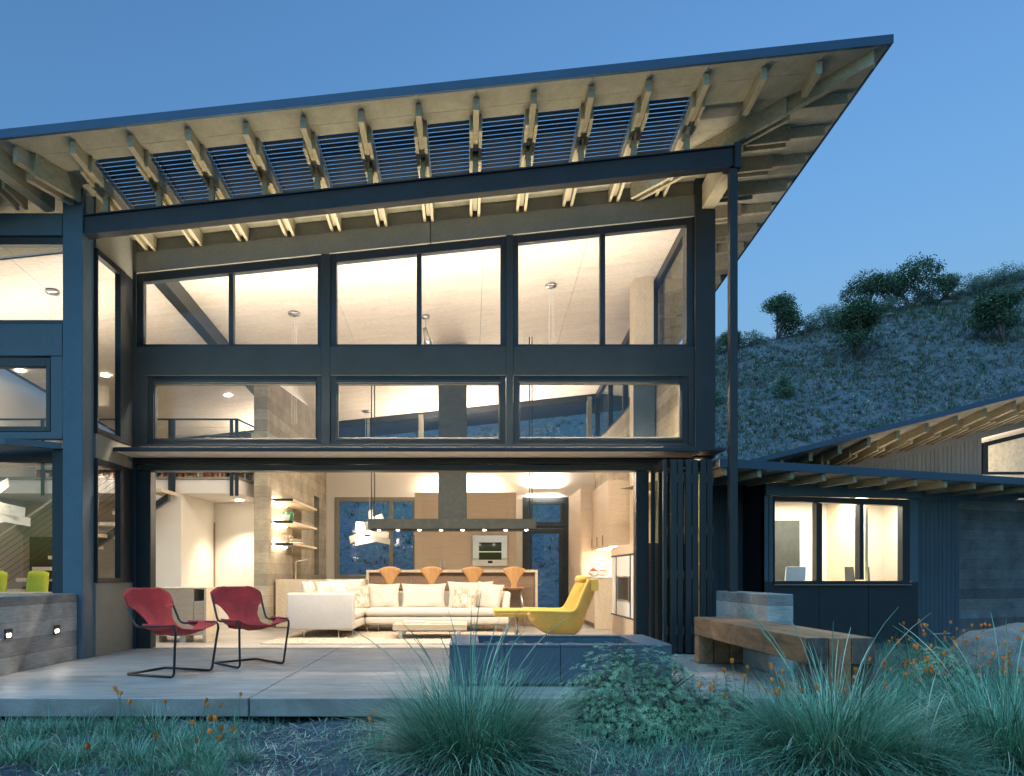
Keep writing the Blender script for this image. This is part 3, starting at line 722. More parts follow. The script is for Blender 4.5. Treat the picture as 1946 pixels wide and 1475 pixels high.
# boarded wall to the right of the bay, then board-marked concrete
for i in range(11):
    a = 1746 + i * 8
    rpx('siding_board', 'siding', a, 925, a + 7.5, 1222, 0.13, 0.05)
rquad('siding_top', 'panel', [(1747, 908), (1946, 916), (1946, 948), (1747, 948)], 0.12, 0.1)
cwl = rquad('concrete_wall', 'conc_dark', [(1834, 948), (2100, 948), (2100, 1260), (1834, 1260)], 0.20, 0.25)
# flat eave: slab, fascia and rafter tails
EP = (7.92, 0.33)
def ep(px, py, z=None):
    p = plane_pt(EP, px, py); return Vector(p)
e0, e1 = ep(1368, 890), ep(2100, 922)
dv = Vector((1, 0.33, 0)).normalized(); nv = Vector((-dv.y, dv.x, 0))
L_ = (e1 - e0).to_2d().length
EZ = 2.43
def eave_box(nm, m, s0, s1, d0, d1, z0, z1, bev=0.003):
    P = []
    for z in (z0, z1):
        for s, d in ((s0, d0), (s1, d0), (s1, d1), (s0, d1)):
            q = Vector((e0.x, e0.y, 0)) + dv * (s + (.33 * d if s == 0 else 0)) + nv * d; P.append((q.x, q.y, z))
    return MB().hexa(P).build(nm, M[m], wing, bev=bev)
eave_box('eave_slab', 'fascia', 0, L_, 0.03, 2.6, EZ + 0.012, EZ + 0.10)
eave_box('fascia', 'fascia', 0, L_, 0, 0.026, EZ - 0.01, EZ + 0.106)
for i in range(5): eave_box('soffit_board', 'soffit', i * L_ / 5 + 0.002, (i + 1) * L_ / 5 - 0.002, 0.03, 2.55, EZ, EZ + 0.011)
i = 0
for px in (1320, 1384, 1450, 1512, 1573, 1632, 1690, 1748, 1805, 1860, 1912, 1962):
    q = ep(px, 900); s = (q - e0).to_2d().dot(dv.to_2d())
    if s < 0.02: continue
    eave_box('rafter', 'rafter', s - 0.03, s + 0.03, 0.06, 0.95, EZ - 0.105, EZ - 0.002)
# high shed roof behind the flat eave
def sz(x, y): return 1 + (1092 - 880) * 10.8 / FOC + 0.2524 * (x - X(1440, 10.8)) - 0.115 * (y - 10.8)
MB().slab(4.3, 13.0, 10.8, 17.0, lambda x, y: sz(x, y) + 0.012, lambda x, y: sz(x, y) + 0.07).build('shed_roof', M['fascia'], wing)
MB().slab(4.3, 13.0, 10.77, 10.798, lambda x, y: sz(x, y) - 0.004, lambda x, y: sz(x, y) + 0.078).build('shed_fascia', M['fascia'], wing)
for k in range(9):
    MB().slab(4.35 + k * 0.95, 5.29 + k * 0.95, 10.8, 12.42, lambda x, y: sz(x, y) - 0.001, lambda x, y: sz(x, y) + 0.011).build('soffit_board', M['soffit'], wing)
for k in range(13):
    x = 5.05 + k * 0.47
    MB().slab(x - 0.03, x + 0.03, 11.05, 11.7, lambda xx, y: sz(x, y) - 0.14, lambda xx, y: sz(x, y) - 0.003).build('rafter', M['rafter'], wing)
    for s in (-1, 1):
        MB().slab(x + s * .05 - 0.018, x + s * .05 + 0.018, 11.5, 12.4, lambda xx, y: sz(x, y) - 0.19, lambda xx, y: sz(x, y) - 0.003).build('rafter_plate', M['rafter'], wing)
W2 = 12.4
def w2(px): return X(px, W2)
MB().prism([(4.6, W2, 2.4), (12.5, W2, 2.4), (12.5, W2, 2.56), (4.6, W2, 2.56)], (0, .1, 0)).build('wall_panel', M['siding_warm'], wing)
for k in range(64):
    x0 = 4.7 + k * 0.078; x1 = x0 + 0.072
    if x1 > w2(1866): break
    MB().prism([(x0, W2, 2.56), (x1, W2, 2.56), (x1, W2, sz(x1, W2) - 0.30), (x0, W2, sz(x0, W2) - 0.30)], (0, 0.03, 0)).build('siding_board', M['siding_warm'], wing)
MB().slab(4.6, 12.5, W2 - 0.02, W2 + 0.1, lambda x, y: sz(x, W2) - 0.30, lambda x, y: sz(x, W2) - 0.003).build('header_board', M['siding_warm'], wing)
window_px(wing, (W2, 0.0), (1866, 842, 2100, 902, 785), [(1876, 848, 795, 2090, 897)], off=-0.03)
# rooms behind the wing windows
def wb(nm, m, *a): return bx(nm, M[m], wing, *a)
wb('room_back_wall', 'white', 4.5, 9.0, 13.3, 13.4, -0.1, 2.42)
MB().hexa([(4.48, 10.36, -.1), (4.54, 10.38, -.1), (4.54, 13.3, -.1), (4.48, 13.3, -.1), (4.48, 10.36, 2.42), (4.54, 10.38, 2.42), (4.54, 13.3, 2.42), (4.48, 13.3, 2.42)]).build('room_side_wall', M['white'], wing)
wb('room_end_wall', 'white', 8.05, 8.12, 11.75, 13.3, -0.1, 2.42)
wb('room_partition', 'oakv', 6.95, 7.0, 12.0, 13.28, -0.1, 2.40)
wb('room_blackboard', 'hood', 5.1, 6.4, 13.24, 13.297, 0.3, 2.05)
MB().prism([(4.5, 10.34, 0.0), (8.1, 11.5, 0.0), (8.1, 13.3, 0.0), (4.5, 13.3, 0.0)], (0, 0, 0.02)).build('room_floor', M['oak'], wing)
MB().slab(8.0, 12.9, 15.0, 15.1, lambda x, y: 2.5, lambda x, y: sz(x, 15.1) - .01).build('upper_room_wall', M['ceiling'], wing)
MB().slab(8.0, 12.5, 12.55, 15.0, lambda x, y: sz(x, y) - 0.05, lambda x, y: sz(x, y) - 0.03).build('upper_room_ceiling', M['white'], wing)
desk = thing('desk', 'white desk just behind the guest wing window', 'desk', (6.1, 11.75, 0))
bx('desk_top', M['white'], desk, 5.15, 7.2, 11.55, 12.1, 0.72, 0.75, 0.004)
for x in (5.2, 7.12): bx('leg', M['steel'], desk, x, x + 0.05, 11.8, 11.85, 0.0, 0.72)
def monitor(px0, px1, py0, Y, lab, tilt):
    x0, x1 = X(px0, Y), X(px1, Y); z1 = Z(py0, Y); z0 = 0.80
    t = thing('computer_monitor', lab, 'monitor', ((x0 + x1) / 2, Y, 0.75), 0)
    MB().hexa([(x0, Y, z0), (x1, Y, z0), (x1, Y + .05, z0), (x0, Y + .05, z0), (x0 + tilt, Y + .06, z1), (x1 + tilt, Y + .06, z1), (x1 + tilt, Y + .09, z1), (x0 + tilt, Y + .09, z1)]).build('screen_back', M['steel'], t, bev=0.008, bseg=2)
    bx('foot', M['steel'], t, (x0 + x1) / 2 - .08, (x0 + x1) / 2 + .08, Y + 0.02, Y + .16, 0.752, 0.765)
    bx('neck', M['steel'], t, (x0 + x1) / 2 - .025, (x0 + x1) / 2 + .025, Y + 0.07, Y + .10, 0.765, 0.9)
monitor(1492, 1530, 1077, 11.8, 'silver back of a computer monitor, leaning, in the left pane of the wing window', 0.05)
oc = thing('office_chair', 'dark mesh back office chair behind the middle mullion of the wing window', 'chair', (7.05, 12.25, 0))
xa, xb_ = X(1612, 12.25), X(1660, 12.25)
MB().grid(7, 5, lambda u, v: (xa + (xb_ - xa) * u + 0.03 * v, 12.25 + 0.08 * (2 * u - 1) ** 2 + 0.1 * v, 0.62 + 0.52 * v)).build('backrest', M['hood'], oc, True)
bx('seat', M['hood'], oc, xa, xb_, 12.3, 12.7, 0.44, 0.50, 0.03, 3)
MB().tube([(7.05, 12.5, 0.05), (7.05, 12.5, 0.44)], 0.03, 8).build('post', M['black'], oc)
for k in range(5):
    a = k * 1.2566; MB().tube([(7.05, 12.5, 0.08), (7.05 + 0.3 * math.cos(a), 12.5 + 0.3 * math.sin(a), 0.045)], 0.018, 6).build('leg', M['black'], oc)
MB().tube([(xa - 0.16, 12.35, 0.70), (xa - 0.05, 12.28, 0.745), (xa + 0.02, 12.3, 0.74)], 0.022, 6).build('armrest', M['hood'], oc)

# ------------------------------------------------------------------ walls and bench outside
lw = bx('garden_wall', M['conc'], None, -5.02, -4.632, 4.2, 8.055, -0.4, 0.78, 0.008)
tag(lw, 'board marked concrete wall with two square step lights at the patio', 'wall')
for px, py in ((15, 1205), (107, 1197)):
    Y = 4.632 * FOC / (CX - px); z = Z(py, Y)
    s = thing('step_light', None, None); s.parent = lw
    f = MB()
    for (a, b, c, d) in ((-.052, .052, .038, .05), (-.052, .052, -.05, -.038), (-.052, -.040, -.038, .038), (.040, .052, -.038, .038)):
        f.box(-4.632, -4.618, Y + a, Y + b, z + c, z + d)
    f.build('light_frame', M['black'], s)
    bx('light_recess', M['black'], s, -4.631, -4.628, Y - .04, Y + .04, z - .038, z + .038)
    bx('light_lens', M['lamp_hot'], s, -4.6279, -4.624, Y - .03, Y + .03, z - .03, z + 0.004)
    area('step_light_beam', (-4.60, Y, z + .03), (0, math.radians(-38), 0), 0.05, 0.05, 0.10, spread=150)
gw = bx('concrete_block_wall', M['conc'], None, 3.065, 3.325, 7.01, 8.5, -0.3, 0.798, 0.008)
tag(gw, 'low board marked concrete wall behind the timber bench', 'wall')
bench = thing('timber_bench', 'long bench of three heavy weathered timbers at the patio edge', 'bench', (2.85, 6.5, 0))
for i in range(3):
    x0 = 2.565 + i * 0.178
    y0 = 5.21 if i != 1 else 5.36
    bx('seat_beam', M['bench'], bench, x0, x0 + 0.172, y0, 7.81, 0.315, 0.518, 0.008, 2)
    bx('leg', M['bench_end'] if i != 1 else M['bench'], bench, x0 + 0.002, x0 + 0.17, 5.225 if i != 1 else 5.21, 5.355, -0.25, 0.313 if i != 1 else 0.516, 0.008, 2)
    if i != 1: bx('beam_end', M['bench_end'], bench, x0 + 0.004, x0 + 0.168, 5.204, 5.2098, 0.319, 0.514)
    bx('leg', M['bench'], bench, x0 + 0.002, x0 + 0.17, 7.66, 7.80, 0.003, 0.313, 0.008, 2)
# fire pit
pit = thing('fire_pit', 'rectangular slate clad fire pit on the patio edge behind the grass', 'fire pit', (0.8, 6.6, 0))
fx0, fx1, fy0, fy1, fz = -0.185, 1.80, 6.07, 7.10, 0.376
rim = 0.27
n = 4
for i in range(n):
    a = fx0 + (fx1 - fx0) * i / n; b = fx0 + (fx1 - fx0) * (i + 1) / n
    bx('slate_panel', M['pit'], pit, a + .003, b - .003, fy0 + .004, fy0 + 0.03, 0.03, fz - 0.021, 0.002)
    bx('slate_panel', M['pit'], pit, a + .003, b - .003, fy1 - 0.03, fy1 - .004, 0.03, fz - 0.021, 0.002)
    bx('coping_slab', M['pit'], pit, a + .003, b - .003, fy0, fy0 + rim * 0.45, fz - 0.02, fz, 0.003)
    bx('coping_slab', M['pit'], pit, a + .003, b - .003, fy1 - rim * 0.45, fy1, fz - 0.02, fz, 0.003)
for i in range(2):
    a = fy0 + .03 + (fy1 - fy0 - .06) * i / 2; b = fy0 + .03 + (fy1 - fy0 - .06) * (i + 1) / 2
    for x in (fx0 + .004, fx1 - .03): bx('slate_panel', M['pit'], pit, x, x + .026, a + .003, b - .003, 0.03, fz - 0.021, 0.002)
    c, d = fy0 + rim * .45 + .006, fy1 - rim * .45 - .006
    aa = c + (d - c) * i / 2; bb = c + (d - c) * (i + 1) / 2
    for x in (fx0, fx1 - rim): bx('coping_slab', M['pit'], pit, x, x + rim, aa, bb, fz - 0.02, fz, 0.003)
inn = MB(); inn.box(fx0 + .05, fx1 - .05, fy0 + .05, fy1 - .05, 0.003, 0.24)
for (a, b, c, d) in ((fx0 + .03, fx1 - .03, fy0 + .031, fy0 + rim * .45), (fx0 + .03, fx1 - .03, fy1 - rim * .45, fy1 - .031), (fx0 + .031, fx0 + rim, fy0 + .13, fy1 - .13), (fx1 - rim, fx1 - .031, fy0 + .13, fy1 - .13)):
    inn.box(a, b, c, d, 0.2401, fz - 0.022)
inn.build('pit_basin', M['pit'], pit)
def stone_mesh(nm, seed, r=1.0):
    import bmesh
    rr = random.Random(seed); bm = bmesh.new(); bmesh.ops.create_icosphere(bm, subdivisions=2, radius=r)
    o = Vector((rr.random() * 9, rr.random() * 9, rr.random() * 9))
    from mathutils import noise as mn
    for v in bm.verts:
        v.co = v.co * (1 + 0.30 * mn.noise(v.co * 1.2 / r + o)); v.co.z *= 0.75
    me = bpy.data.meshes.new(nm); bm.to_mesh(me); bm.free(); me.shade_smooth(); return me
stm = [stone_mesh('lava_stone', k, 0.05) for k in range(3)]
for k in range(44):
    o = link('lava_stone', stm[k % 3], M['lava'])
    gx_, gy_ = k % 11, k // 11
    o.location = (fx0 + rim + 0.07 + gx_ * 0.125 + random.uniform(-.03, .03), fy0 + 0.2 + gy_ * 0.19 + random.uniform(-.04, .04), 0.27 + random.uniform(0, .02))
    o.rotation_euler = (0, 0, random.uniform(0, 6)); s = random.uniform(0.8, 1.5); o.scale = (s, s, s)
    tag(o, 'rounded dark lava stone lying in the fire pit', 'stone', 'lava stones in the fire pit')

# ------------------------------------------------------------------ red sling chairs
def make_chair():
    t = thing('sling_chair', 'red canvas sling chair', 'chair')
    hw = 0.245
    def side(s):
        y = s * hw; w = s * .275
        return [(-0.545, y, .012), (-0.03, y, .012), (0.0, y, .022), (0.012, y, .05), (0.04, w * .96, .30), (0.06, w, .445), (0.052, w, .482), (0.015, w, .50),
                (-0.20, w, .487), (-0.37, w, .478), (-0.41, w, .488), (-0.44, w, .515), (-0.555, w, .745), (-0.575, w * .93, .785), (-0.592, w * .70, .828)]
    L, R = side(1), side(-1)
    path = [(-0.594, 0.12, .832)] + L[::-1] + [(-0.575, .225, .012), (-0.575, -.225, .012)] + R + [(-0.594, -0.12, .832)]
    MB().tube(path, 0.0115, 8, True).build('frame', M['black'], t, True)
    def interp(P, v):
        for (a, *xa), (b, *xb) in zip(P[:-1], P[1:]):
            if v <= b:
                k = (v - a) / (b - a); return [p + (q - p) * k for p, q in zip(xa, xb)]
        return P[-1][1:]
    CL = [(0, -.598, .846), (.08, -.572, .785), (.22, -.525, .69), (.32, -.475, .60), (.44, -.40, .485), (.56, -.31, .405), (.70, -.18, .378), (.86, -.02, .405), (1, .068, .445)]
    HW = [(0, .19), (.05, .262), (.08, .288), (.22, .290), (.25, .285), (.32, .215), (.42, .165), (.52, .160), (.60, .20), (.66, .270), (.70, .284), (1, .286)]
    def pt(u, v):
        a = 2 * u - 1; x, z = interp(CL, v); w = interp(HW, v)[0]; y = a * w; lift = abs(a) ** 2.4
        if v < .26: x2 = x + .017 * (1 - abs(a) ** 6) - .02 * (1 - lift) * (v / .26); z2 = z
        elif v > .62:
            k = min(1, (v - .62) / .08); z2 = z + (.508 - z) * lift * k; x2 = x + (.02 if v > .97 else 0) * -lift
        else: x2 = x; z2 = z + .03 * lift
        z2 += .005 * math.sin(11 * a + 9 * v) * math.sin(13 * v + 2 * a)
        return (x2, y, z2)
    o = MB().grid(29, 45, pt).build('sling', M['redcanvas'], t, True)
    so = o.modifiers.new('thick', 'SOLIDIFY'); so.thickness = 0.006; so.offset = 0
    def bk_(u, v):
        a = 2 * u - 1; v2 = v * .25; x, z = interp(CL, v2); w = interp(HW, v2)[0]
        return (x - .017 * (1 - abs(a) ** 6), a * w, z)
    o = MB().grid(29, 10, bk_).build('sling_sleeve', M['redcanvas'], t, True)
    so = o.modifiers.new('thick', 'SOLIDIFY'); so.thickness = 0.006; so.offset = 0
    for s in (-1, 1):   # folded hem hanging under each rail
        o = MB().grid(9, 4, lambda u, v: (.03 - .36 * u, s * (.290 - .02 * v), .508 - (.035 + .03 * math.sin(u * 3.1)) * v)).build('side_flap', M['redcanvas'], t, True)
        so = o.modifiers.new('thick', 'SOLIDIFY'); so.thickness = 0.005
    return t
c1 = make_chair(); c1.scale = (1.04, 1.06, 1.02); c2 = copy_tree(c1)
c1.location = (-2.76, 6.80, 0.0); c1.rotation_euler = (0, 0, math.radians(-20.7))
c2.location = (-2.26, 7.415, 0.0); c2.rotation_euler = (0, 0, math.radians(-44.5))
c1['label'] = 'red canvas sling chair nearest the concrete wall, facing across the patio'
c2['label'] = 'red canvas sling chair nearer the sofa, turned towards the planting'
c1['group'] = c2['group'] = 'red sling chairs on the patio'

# ------------------------------------------------------------------ great room furniture
rug = thing('rug', 'shaggy cream and grey rug under the sofa and low table', 'rug', (-1.0, 11, 0))
from mathutils import noise as mnoise
MB().grid(150, 90, lambda u, v: (-3.0 + 3.75 * u, 9.76 + 2.6 * v, 0.012 + 0.028 * min(1, 14 * min(u, 1 - u, v, 1 - v)) * (0.6 + 0.5 * mnoise.noise((u * 90, v * 60, 0))))).build('pile', M['rug'], rug, True)
bx('backing', M['brown'], rug, -3.0, 0.75, 9.76, 12.36, 0.003, 0.012)

sofa = thing('corner_sofa', 'cream L shaped sofa with pale grey end panel on thin steel legs', 'sofa', (-1.0, 11.5, 0))
def up(nm, m, *a, b=0.035): return bx(nm, M[m], sofa, *a, b, 3, True)
up('end_panel', 'sofa_grey', -2.81, -1.78, 10.45, 10.62, 0.155, 0.718)
up('back_panel', 'sofa', -2.81, -2.66, 10.625, 12.44, 0.155, 0.70)
up('base', 'sofa', -2.655, -1.78, 10.625, 12.44, 0.155, 0.29); up('seat_cushion', 'sofa', -2.65, -1.775, 10.63, 12.28, 0.295, 0.42, b=0.05)
up('base', 'sofa', -1.775, 0.66, 11.52, 12.44, 0.155, 0.29); up('seat_cushion', 'sofa', -1.77, 0.52, 11.50, 12.27, 0.295, 0.425, b=0.05)
up('back_panel', 'sofa', -2.65, 0.66, 12.30, 12.445, 0.295, 0.70)
MB().hexa([(.535, 11.55, .295), (.66, 11.55, .295), (.66, 12.29, .295), (.535, 12.29, .295), (.60, 11.62, .70), (.70, 11.62, .70), (.70, 12.29, .70), (.60, 12.29, .70)]).build('armrest', M['sofa'], sofa, True, 0.03, 3)
for x0, x1, y in ((-2.79, -2.55, 10.5), (-2.02, -1.80, 10.5), (-1.74, -1.55, 11.56), (0.44, 0.63, 11.56), (0.44, 0.63, 12.38)):
    MB().tube([(x0, y, .004), (x0, y, .148), (x1, y, .148), (x1, y, .004)], 0.009, 6).build('leg', M['steel'], sofa)
def cushion(px0, px1, py0, py1, Y, d, rz, lean, lab, m='sofa', seed=0, roll=0.0, z0=None):
    w = (px1 - px0) * Y / FOC; h = (py1 - py0) * Y / FOC
    o = pillow_mesh(w, h, d, seed).build('cushion', M[m], None, True)
    zb = Z(py1, Y) if z0 is None else z0
    o.location = (X((px0 + px1) / 2, Y), Y, zb + h / 2)
    o.rotation_euler = (math.radians(-lean), math.radians(roll), math.radians(rz)); tag(o, lab, 'cushion', 'loose cushions on the sofa'); return o
mpat, n_, l_, b_ = new_mat('patterned_fabric')
v_ = coords(n_, l_, (1, 1, 1))
wv = n_.new('ShaderNodeTexBrick'); wv.inputs['Scale'].default_value = 20; wv.inputs['Mortar Size'].default_value = 0.0
wv.offset = 0.5; wv.inputs['Color1'].default_value = (.74, .68, .57, 1); wv.inputs['Color2'].default_value = (.42, .35, .25, 1)
wv.inputs['Brick Width'].default_value = 0.42; wv.inputs['Row Height'].default_value = 1.15
sw = n_.new('ShaderNodeMapping'); sw.inputs['Rotation'].default_value = (math.radians(90), 0, 0); l_.new(v_, sw.inputs['Vector']); l_.new(sw.outputs[0], wv.inputs['Vector'])
l_.new(wv.outputs['Color'], b_.inputs['Base Color']); b_.inputs['Roughness'].default_value = 0.95
M['patterned'] = mpat
cushion(698, 760, 1108, 1159, 12.15, .20, 0, 12, 'plain cream cushion at the left end of the long seat', seed=1)
cushion(762, 848, 1108, 1159, 12.15, .20, 0, 12, 'wide plain cream cushion in the middle of the long seat', seed=2)
cushion(850, 938, 1104, 1159, 12.15, .20, 0, 12, 'wide cream cushion behind the patterned one on the right', seed=3)
cushion(903, 955, 1107, 1159, 11.98, .18, -14, 12, 'cream cushion tilted against the right sofa arm', seed=4, roll=8)
cushion(858, 908, 1113, 1160, 11.85, .15, -10, 16, 'woven patterned cushion on the right of the long seat', 'patterned', 5, 8)
cushion(662, 704, 1112, 1160, 11.9, .15, 24, 14, 'woven patterned cushion in the sofa corner', 'patterned', 6, -4)
cushion(566, 606, 1104, 1140, 10.85, .2, 80, 14, 'crumpled white cushion at the left of the end panel', 'sofa', 7, 0)
cushion(600, 662, 1104, 1138, 11.0, .2, 18, 25, 'flattened cream cushion peeping over the grey end panel', 'sofa', 8, 0)
cushion(620, 690, 1100, 1135, 11.9, .2, 0, 12, 'long white cushion along the back of the sofa corner', 'sofa', 9, 0)

tb = thing('coffee_table', 'low grey oak coffee table in front of the sofa', 'table', (-0.6, 10.7, 0))
bx('table_top', M['oak'], tb, -1.167, -.048, 10.3, 11.05, 0.155, 0.246, 0.004)
for x in (-1.08, -.2):
    for y in (10.36, 10.94): bx('leg', M['steel'], tb, x, x + 0.05, y, y + 0.05, 0.04 if True else 0, 0.155)
for k, (x, y, w_, d_, h_, lab, m) in enumerate(((-1.03, 10.5, .32, .22, .03, 'thick pale book lying on the coffee table', 'book1'), (-.62, 10.55, .45, .25, .014, 'thin open magazine lying on the coffee table', 'ceramic'))):
    b = thing('book', lab, 'book', (x, y, .246))
    bx('pages', M['ceramic'], b, x + .004, x + w_ - .004, y + .004, y + d_, .2485, .246 + h_ - .002)
    bx('cover', M[m], b, x, x + w_, y, y + d_ + .002, .246 + h_ - .002, .246 + h_)

def make_lounge():
    t = thing('lounge_chair', 'yellow high backed swivel lounge chair facing the sofa', 'lounge chair')
    B = [(-.43, .42), (-.36, .30), (-.22, .17), (-.02, .085), (.22, .085), (.36, .18), (.44, .42), (.56, .70), (.63, .935)]
    E_ = [(-.44, .475), (-.30, .485), (-.12, .49), (.06, .49), (.19, .50), (.26, .60), (.32, .74), (.38, .86), (.42, .945)]
    def spl(P, u):
        k = u * (len(P) - 1); i = min(int(k), len(P) - 2); f = k - i
        g = lambda j: Vector(P[min(max(j, 0), len(P) - 1)])
        a, b, c, d = g(i - 1), g(i), g(i + 1), g(i + 2)
        return 0.5 * ((2 * b) + (c - a) * f + (2 * a - 5 * b + 4 * c - d) * f * f + (3 * b - a - 3 * c + d) * f ** 3)
    def pt(u, v):
        a = 2 * v - 1; s = abs(a) ** 2.4 * 0.97
        p = spl(B, u) * (1 - s) + spl(E_, u) * s
        w = 0.40 - 0.09 * max(0, u - .55) / .45
        return (p.x, math.copysign(w * (abs(a) ** .8) * (1 + .06 * s), a), p.y)
    o = MB().grid(37, 25, pt).build('shell', M['yellow'], t, True)
    m = o.modifiers.new('thick', 'SOLIDIFY'); m.thickness = 0.045; m.offset = -0.2
    m2 = o.modifiers.new('soft', 'SUBSURF'); m2.levels = m2.render_levels = 1
    q = MB().box(-.40, .22, -.29, .29, .30, .43).build('seat_cushion', M['yellow'], t, True, .06, 4)
    MB().tube([(.40, -.20, .93), (.40, .20, .93)], 0.055, 14).build('headrest', M['yellow'], t, True)
    bx('headrest_strap', M['yellow'], t, .47, .585, -.33, -.315, .76, .93, .004)
    MB().lathe([(.0, .0), (.24, .0), (.235, .012), (.035, .02), (.03, .09), (.0, .09)], (0.1, 0, 0.003), 24).build('base', M['steel'], t, True)
    return t
lc = make_lounge(); lc.location = (1.29, 10.35, 0.0); lc.rotation_euler = (0, 0, math.radians(4))
ot = thing('ottoman', 'yellow ottoman between the lounge chair and the sofa', 'ottoman', (.66, 10.5, 0))
bx('cushion', M['yellow'], ot, .37, .92, 10.22, 10.75, .36, .465, .05, 4, True)
bx('cushion_lid', M['yellow'], ot, .365, .925, 10.215, 10.755, .42, .478, .028, 3, True)
MB().tube([(.72, 10.5, .02), (.72, 10.5, .36)], .02, 10).build('post', M['steel'], ot, True)
MB().lathe([(.0, .0), (.2, .0), (.195, .01), (.02, .02), (0, .02)], (.72, 10.5, .003), 24).build('base', M['steel'], ot, True)

# kitchen island, stools
YI = 13.06
isl = thing('kitchen_island', 'kitchen island with brown front panels in a pale frame', 'kitchen island', (-.3, YI, 0))
xi0, xi1 = X(696, YI), X(1022, YI)
bx('worktop', M['oakv'], isl, xi0, xi1, YI, YI + 1.0, 1.04, 1.09, .003)
bx('end_panel', M['oakv'], isl, xi0, xi0 + .05, YI, YI + 1.0, 0.003, 1.039, .003); bx('end_panel', M['oakv'], isl, xi1 - .05, xi1, YI, YI + 1.0, 0.003, 1.039, .003)
for i in range(4):
    a = xi0 + .052 + (xi1 - xi0 - .104) * i / 4; b = xi0 + .052 + (xi1 - xi0 - .104) * (i + 1) / 4
    bx('front_panel', M['brown'], isl, a + .002, b - .002, YI + .10, YI + .13, 0.02, 1.035)
def make_stool():
    t = thing('bar_stool', 'honey plywood bar stool with fan shaped back at the kitchen island', 'bar stool', (0, 0, 0), 0, 'bar stools along the kitchen island')
    def back(u, v):
        a = 2 * u - 1
        P = [(0, .065), (.12, .05), (.25, .055), (.5, .115), (.8, .19), (.93, .207), (1, .2)]
        for (p, wa), (q, wb_) in zip(P[:-1], P[1:]):
            if v <= q: k = (v - p) / (q - p); w = wa + (wb_ - wa) * k; break
        z = .74 + .41 * v - (.045 * a * a * (v ** 3))
        return (a * w, -.19 - .03 * v + .05 * a * a * v, z)
    o = MB().grid(13, 15, back).build('backrest', M['ply'], t, True)
    m = o.modifiers.new('thick', 'SOLIDIFY'); m.thickness = .011
    o = MB().grid(13, 13, lambda u, v: ((2 * u - 1) * (.21 - .05 * v * (1 - v)) * (1 - .25 * abs(2 * v - 1) ** 3), -.19 + .38 * v, .735 + .02 * (2 * v - 1) ** 2 + .012 * (2 * u - 1) ** 2)).build('seat', M['ply'], t, True)
    m = o.modifiers.new('thick', 'SOLIDIFY'); m.thickness = .014
    for sx in (-1, 1):
        for sy in (-1, 1):
            MB().tube([(sx * .13, sy * .12, .725), (sx * .17, sy * .17, .38), (sx * .20, sy * .20, .004)], .0085, 6).build('leg', M['steel'], t, True)
    MB().tube([(-.175, -.175, .30), (.175, -.175, .30), (.175, .175, .30), (-.175, .175, .30)], .007, 6, True).build('footrest', M['steel'], t, True)
    return t
st0 = make_stool()
for i, px in enumerate((741, 820, 899, 977)):
    o = st0 if i == 0 else copy_tree(st0)
    o.location = (X(px, 12.72), 12.9, 0.0)
    o['label'] = ('plywood bar stool nearest the white pendant lamp, at the left end of the island', 'second plywood bar stool from the pendant lamp, behind the wide cushion', 'third plywood bar stool from the pendant lamp, in front of the oven', 'plywood bar stool beside the sofa arm, nearest the garden door')[i]

# range hood
hd = thing('range_hood', 'long dark suspended range hood with a row of small lamps', 'range hood', (-.3, 13.6, 1.88))
hy0, hy1 = 13.4, 13.95
hx0, hx1 = X(699, hy0), X(1019, hy0); hz0, hz1 = Z(1007, hy0), Z(986, hy0)
bx('canopy', M['hood'], hd, hx0, hx1, hy0, hy1, hz0 + .02, hz1, .004)
bx('duct', M['hood'], hd, X(833, hy0 + .1), X(887, hy0 + .1), hy0 + .08, hy1 - .08, hz1, roof_z(-.4, 13.7) - .04, .004)
bx('lower_rail', M['black'], hd, hx0, hx1, hy0 + .01, hy1 - .01, hz0, hz0 + .008)
for px in (720, 756, 797, 838, 879, 921, 961, 1000):
    MB().lathe([(0, -.004), (.03, -.004), (.032, .012), (0, .012)], (X(px, hy0 + .05), hy0 + .06, hz0 - .006), 10).build('hood_lamp', M['lamp_hot'], hd)
for px in (706, 712, 1006, 1011):
    x = X(px, hy0 + .2); MB().tube([(x, hy0 + .2, hz1), (x, hy0 + .2, roof_z(x, hy0 + .2))], .012, 6).build('hanger_rod', M['black'], hd)
area('hood_light', ((hx0 + hx1) / 2, 13.6, hz0 - .02), (0, 0, 0), 3.0, .3, 1.2)

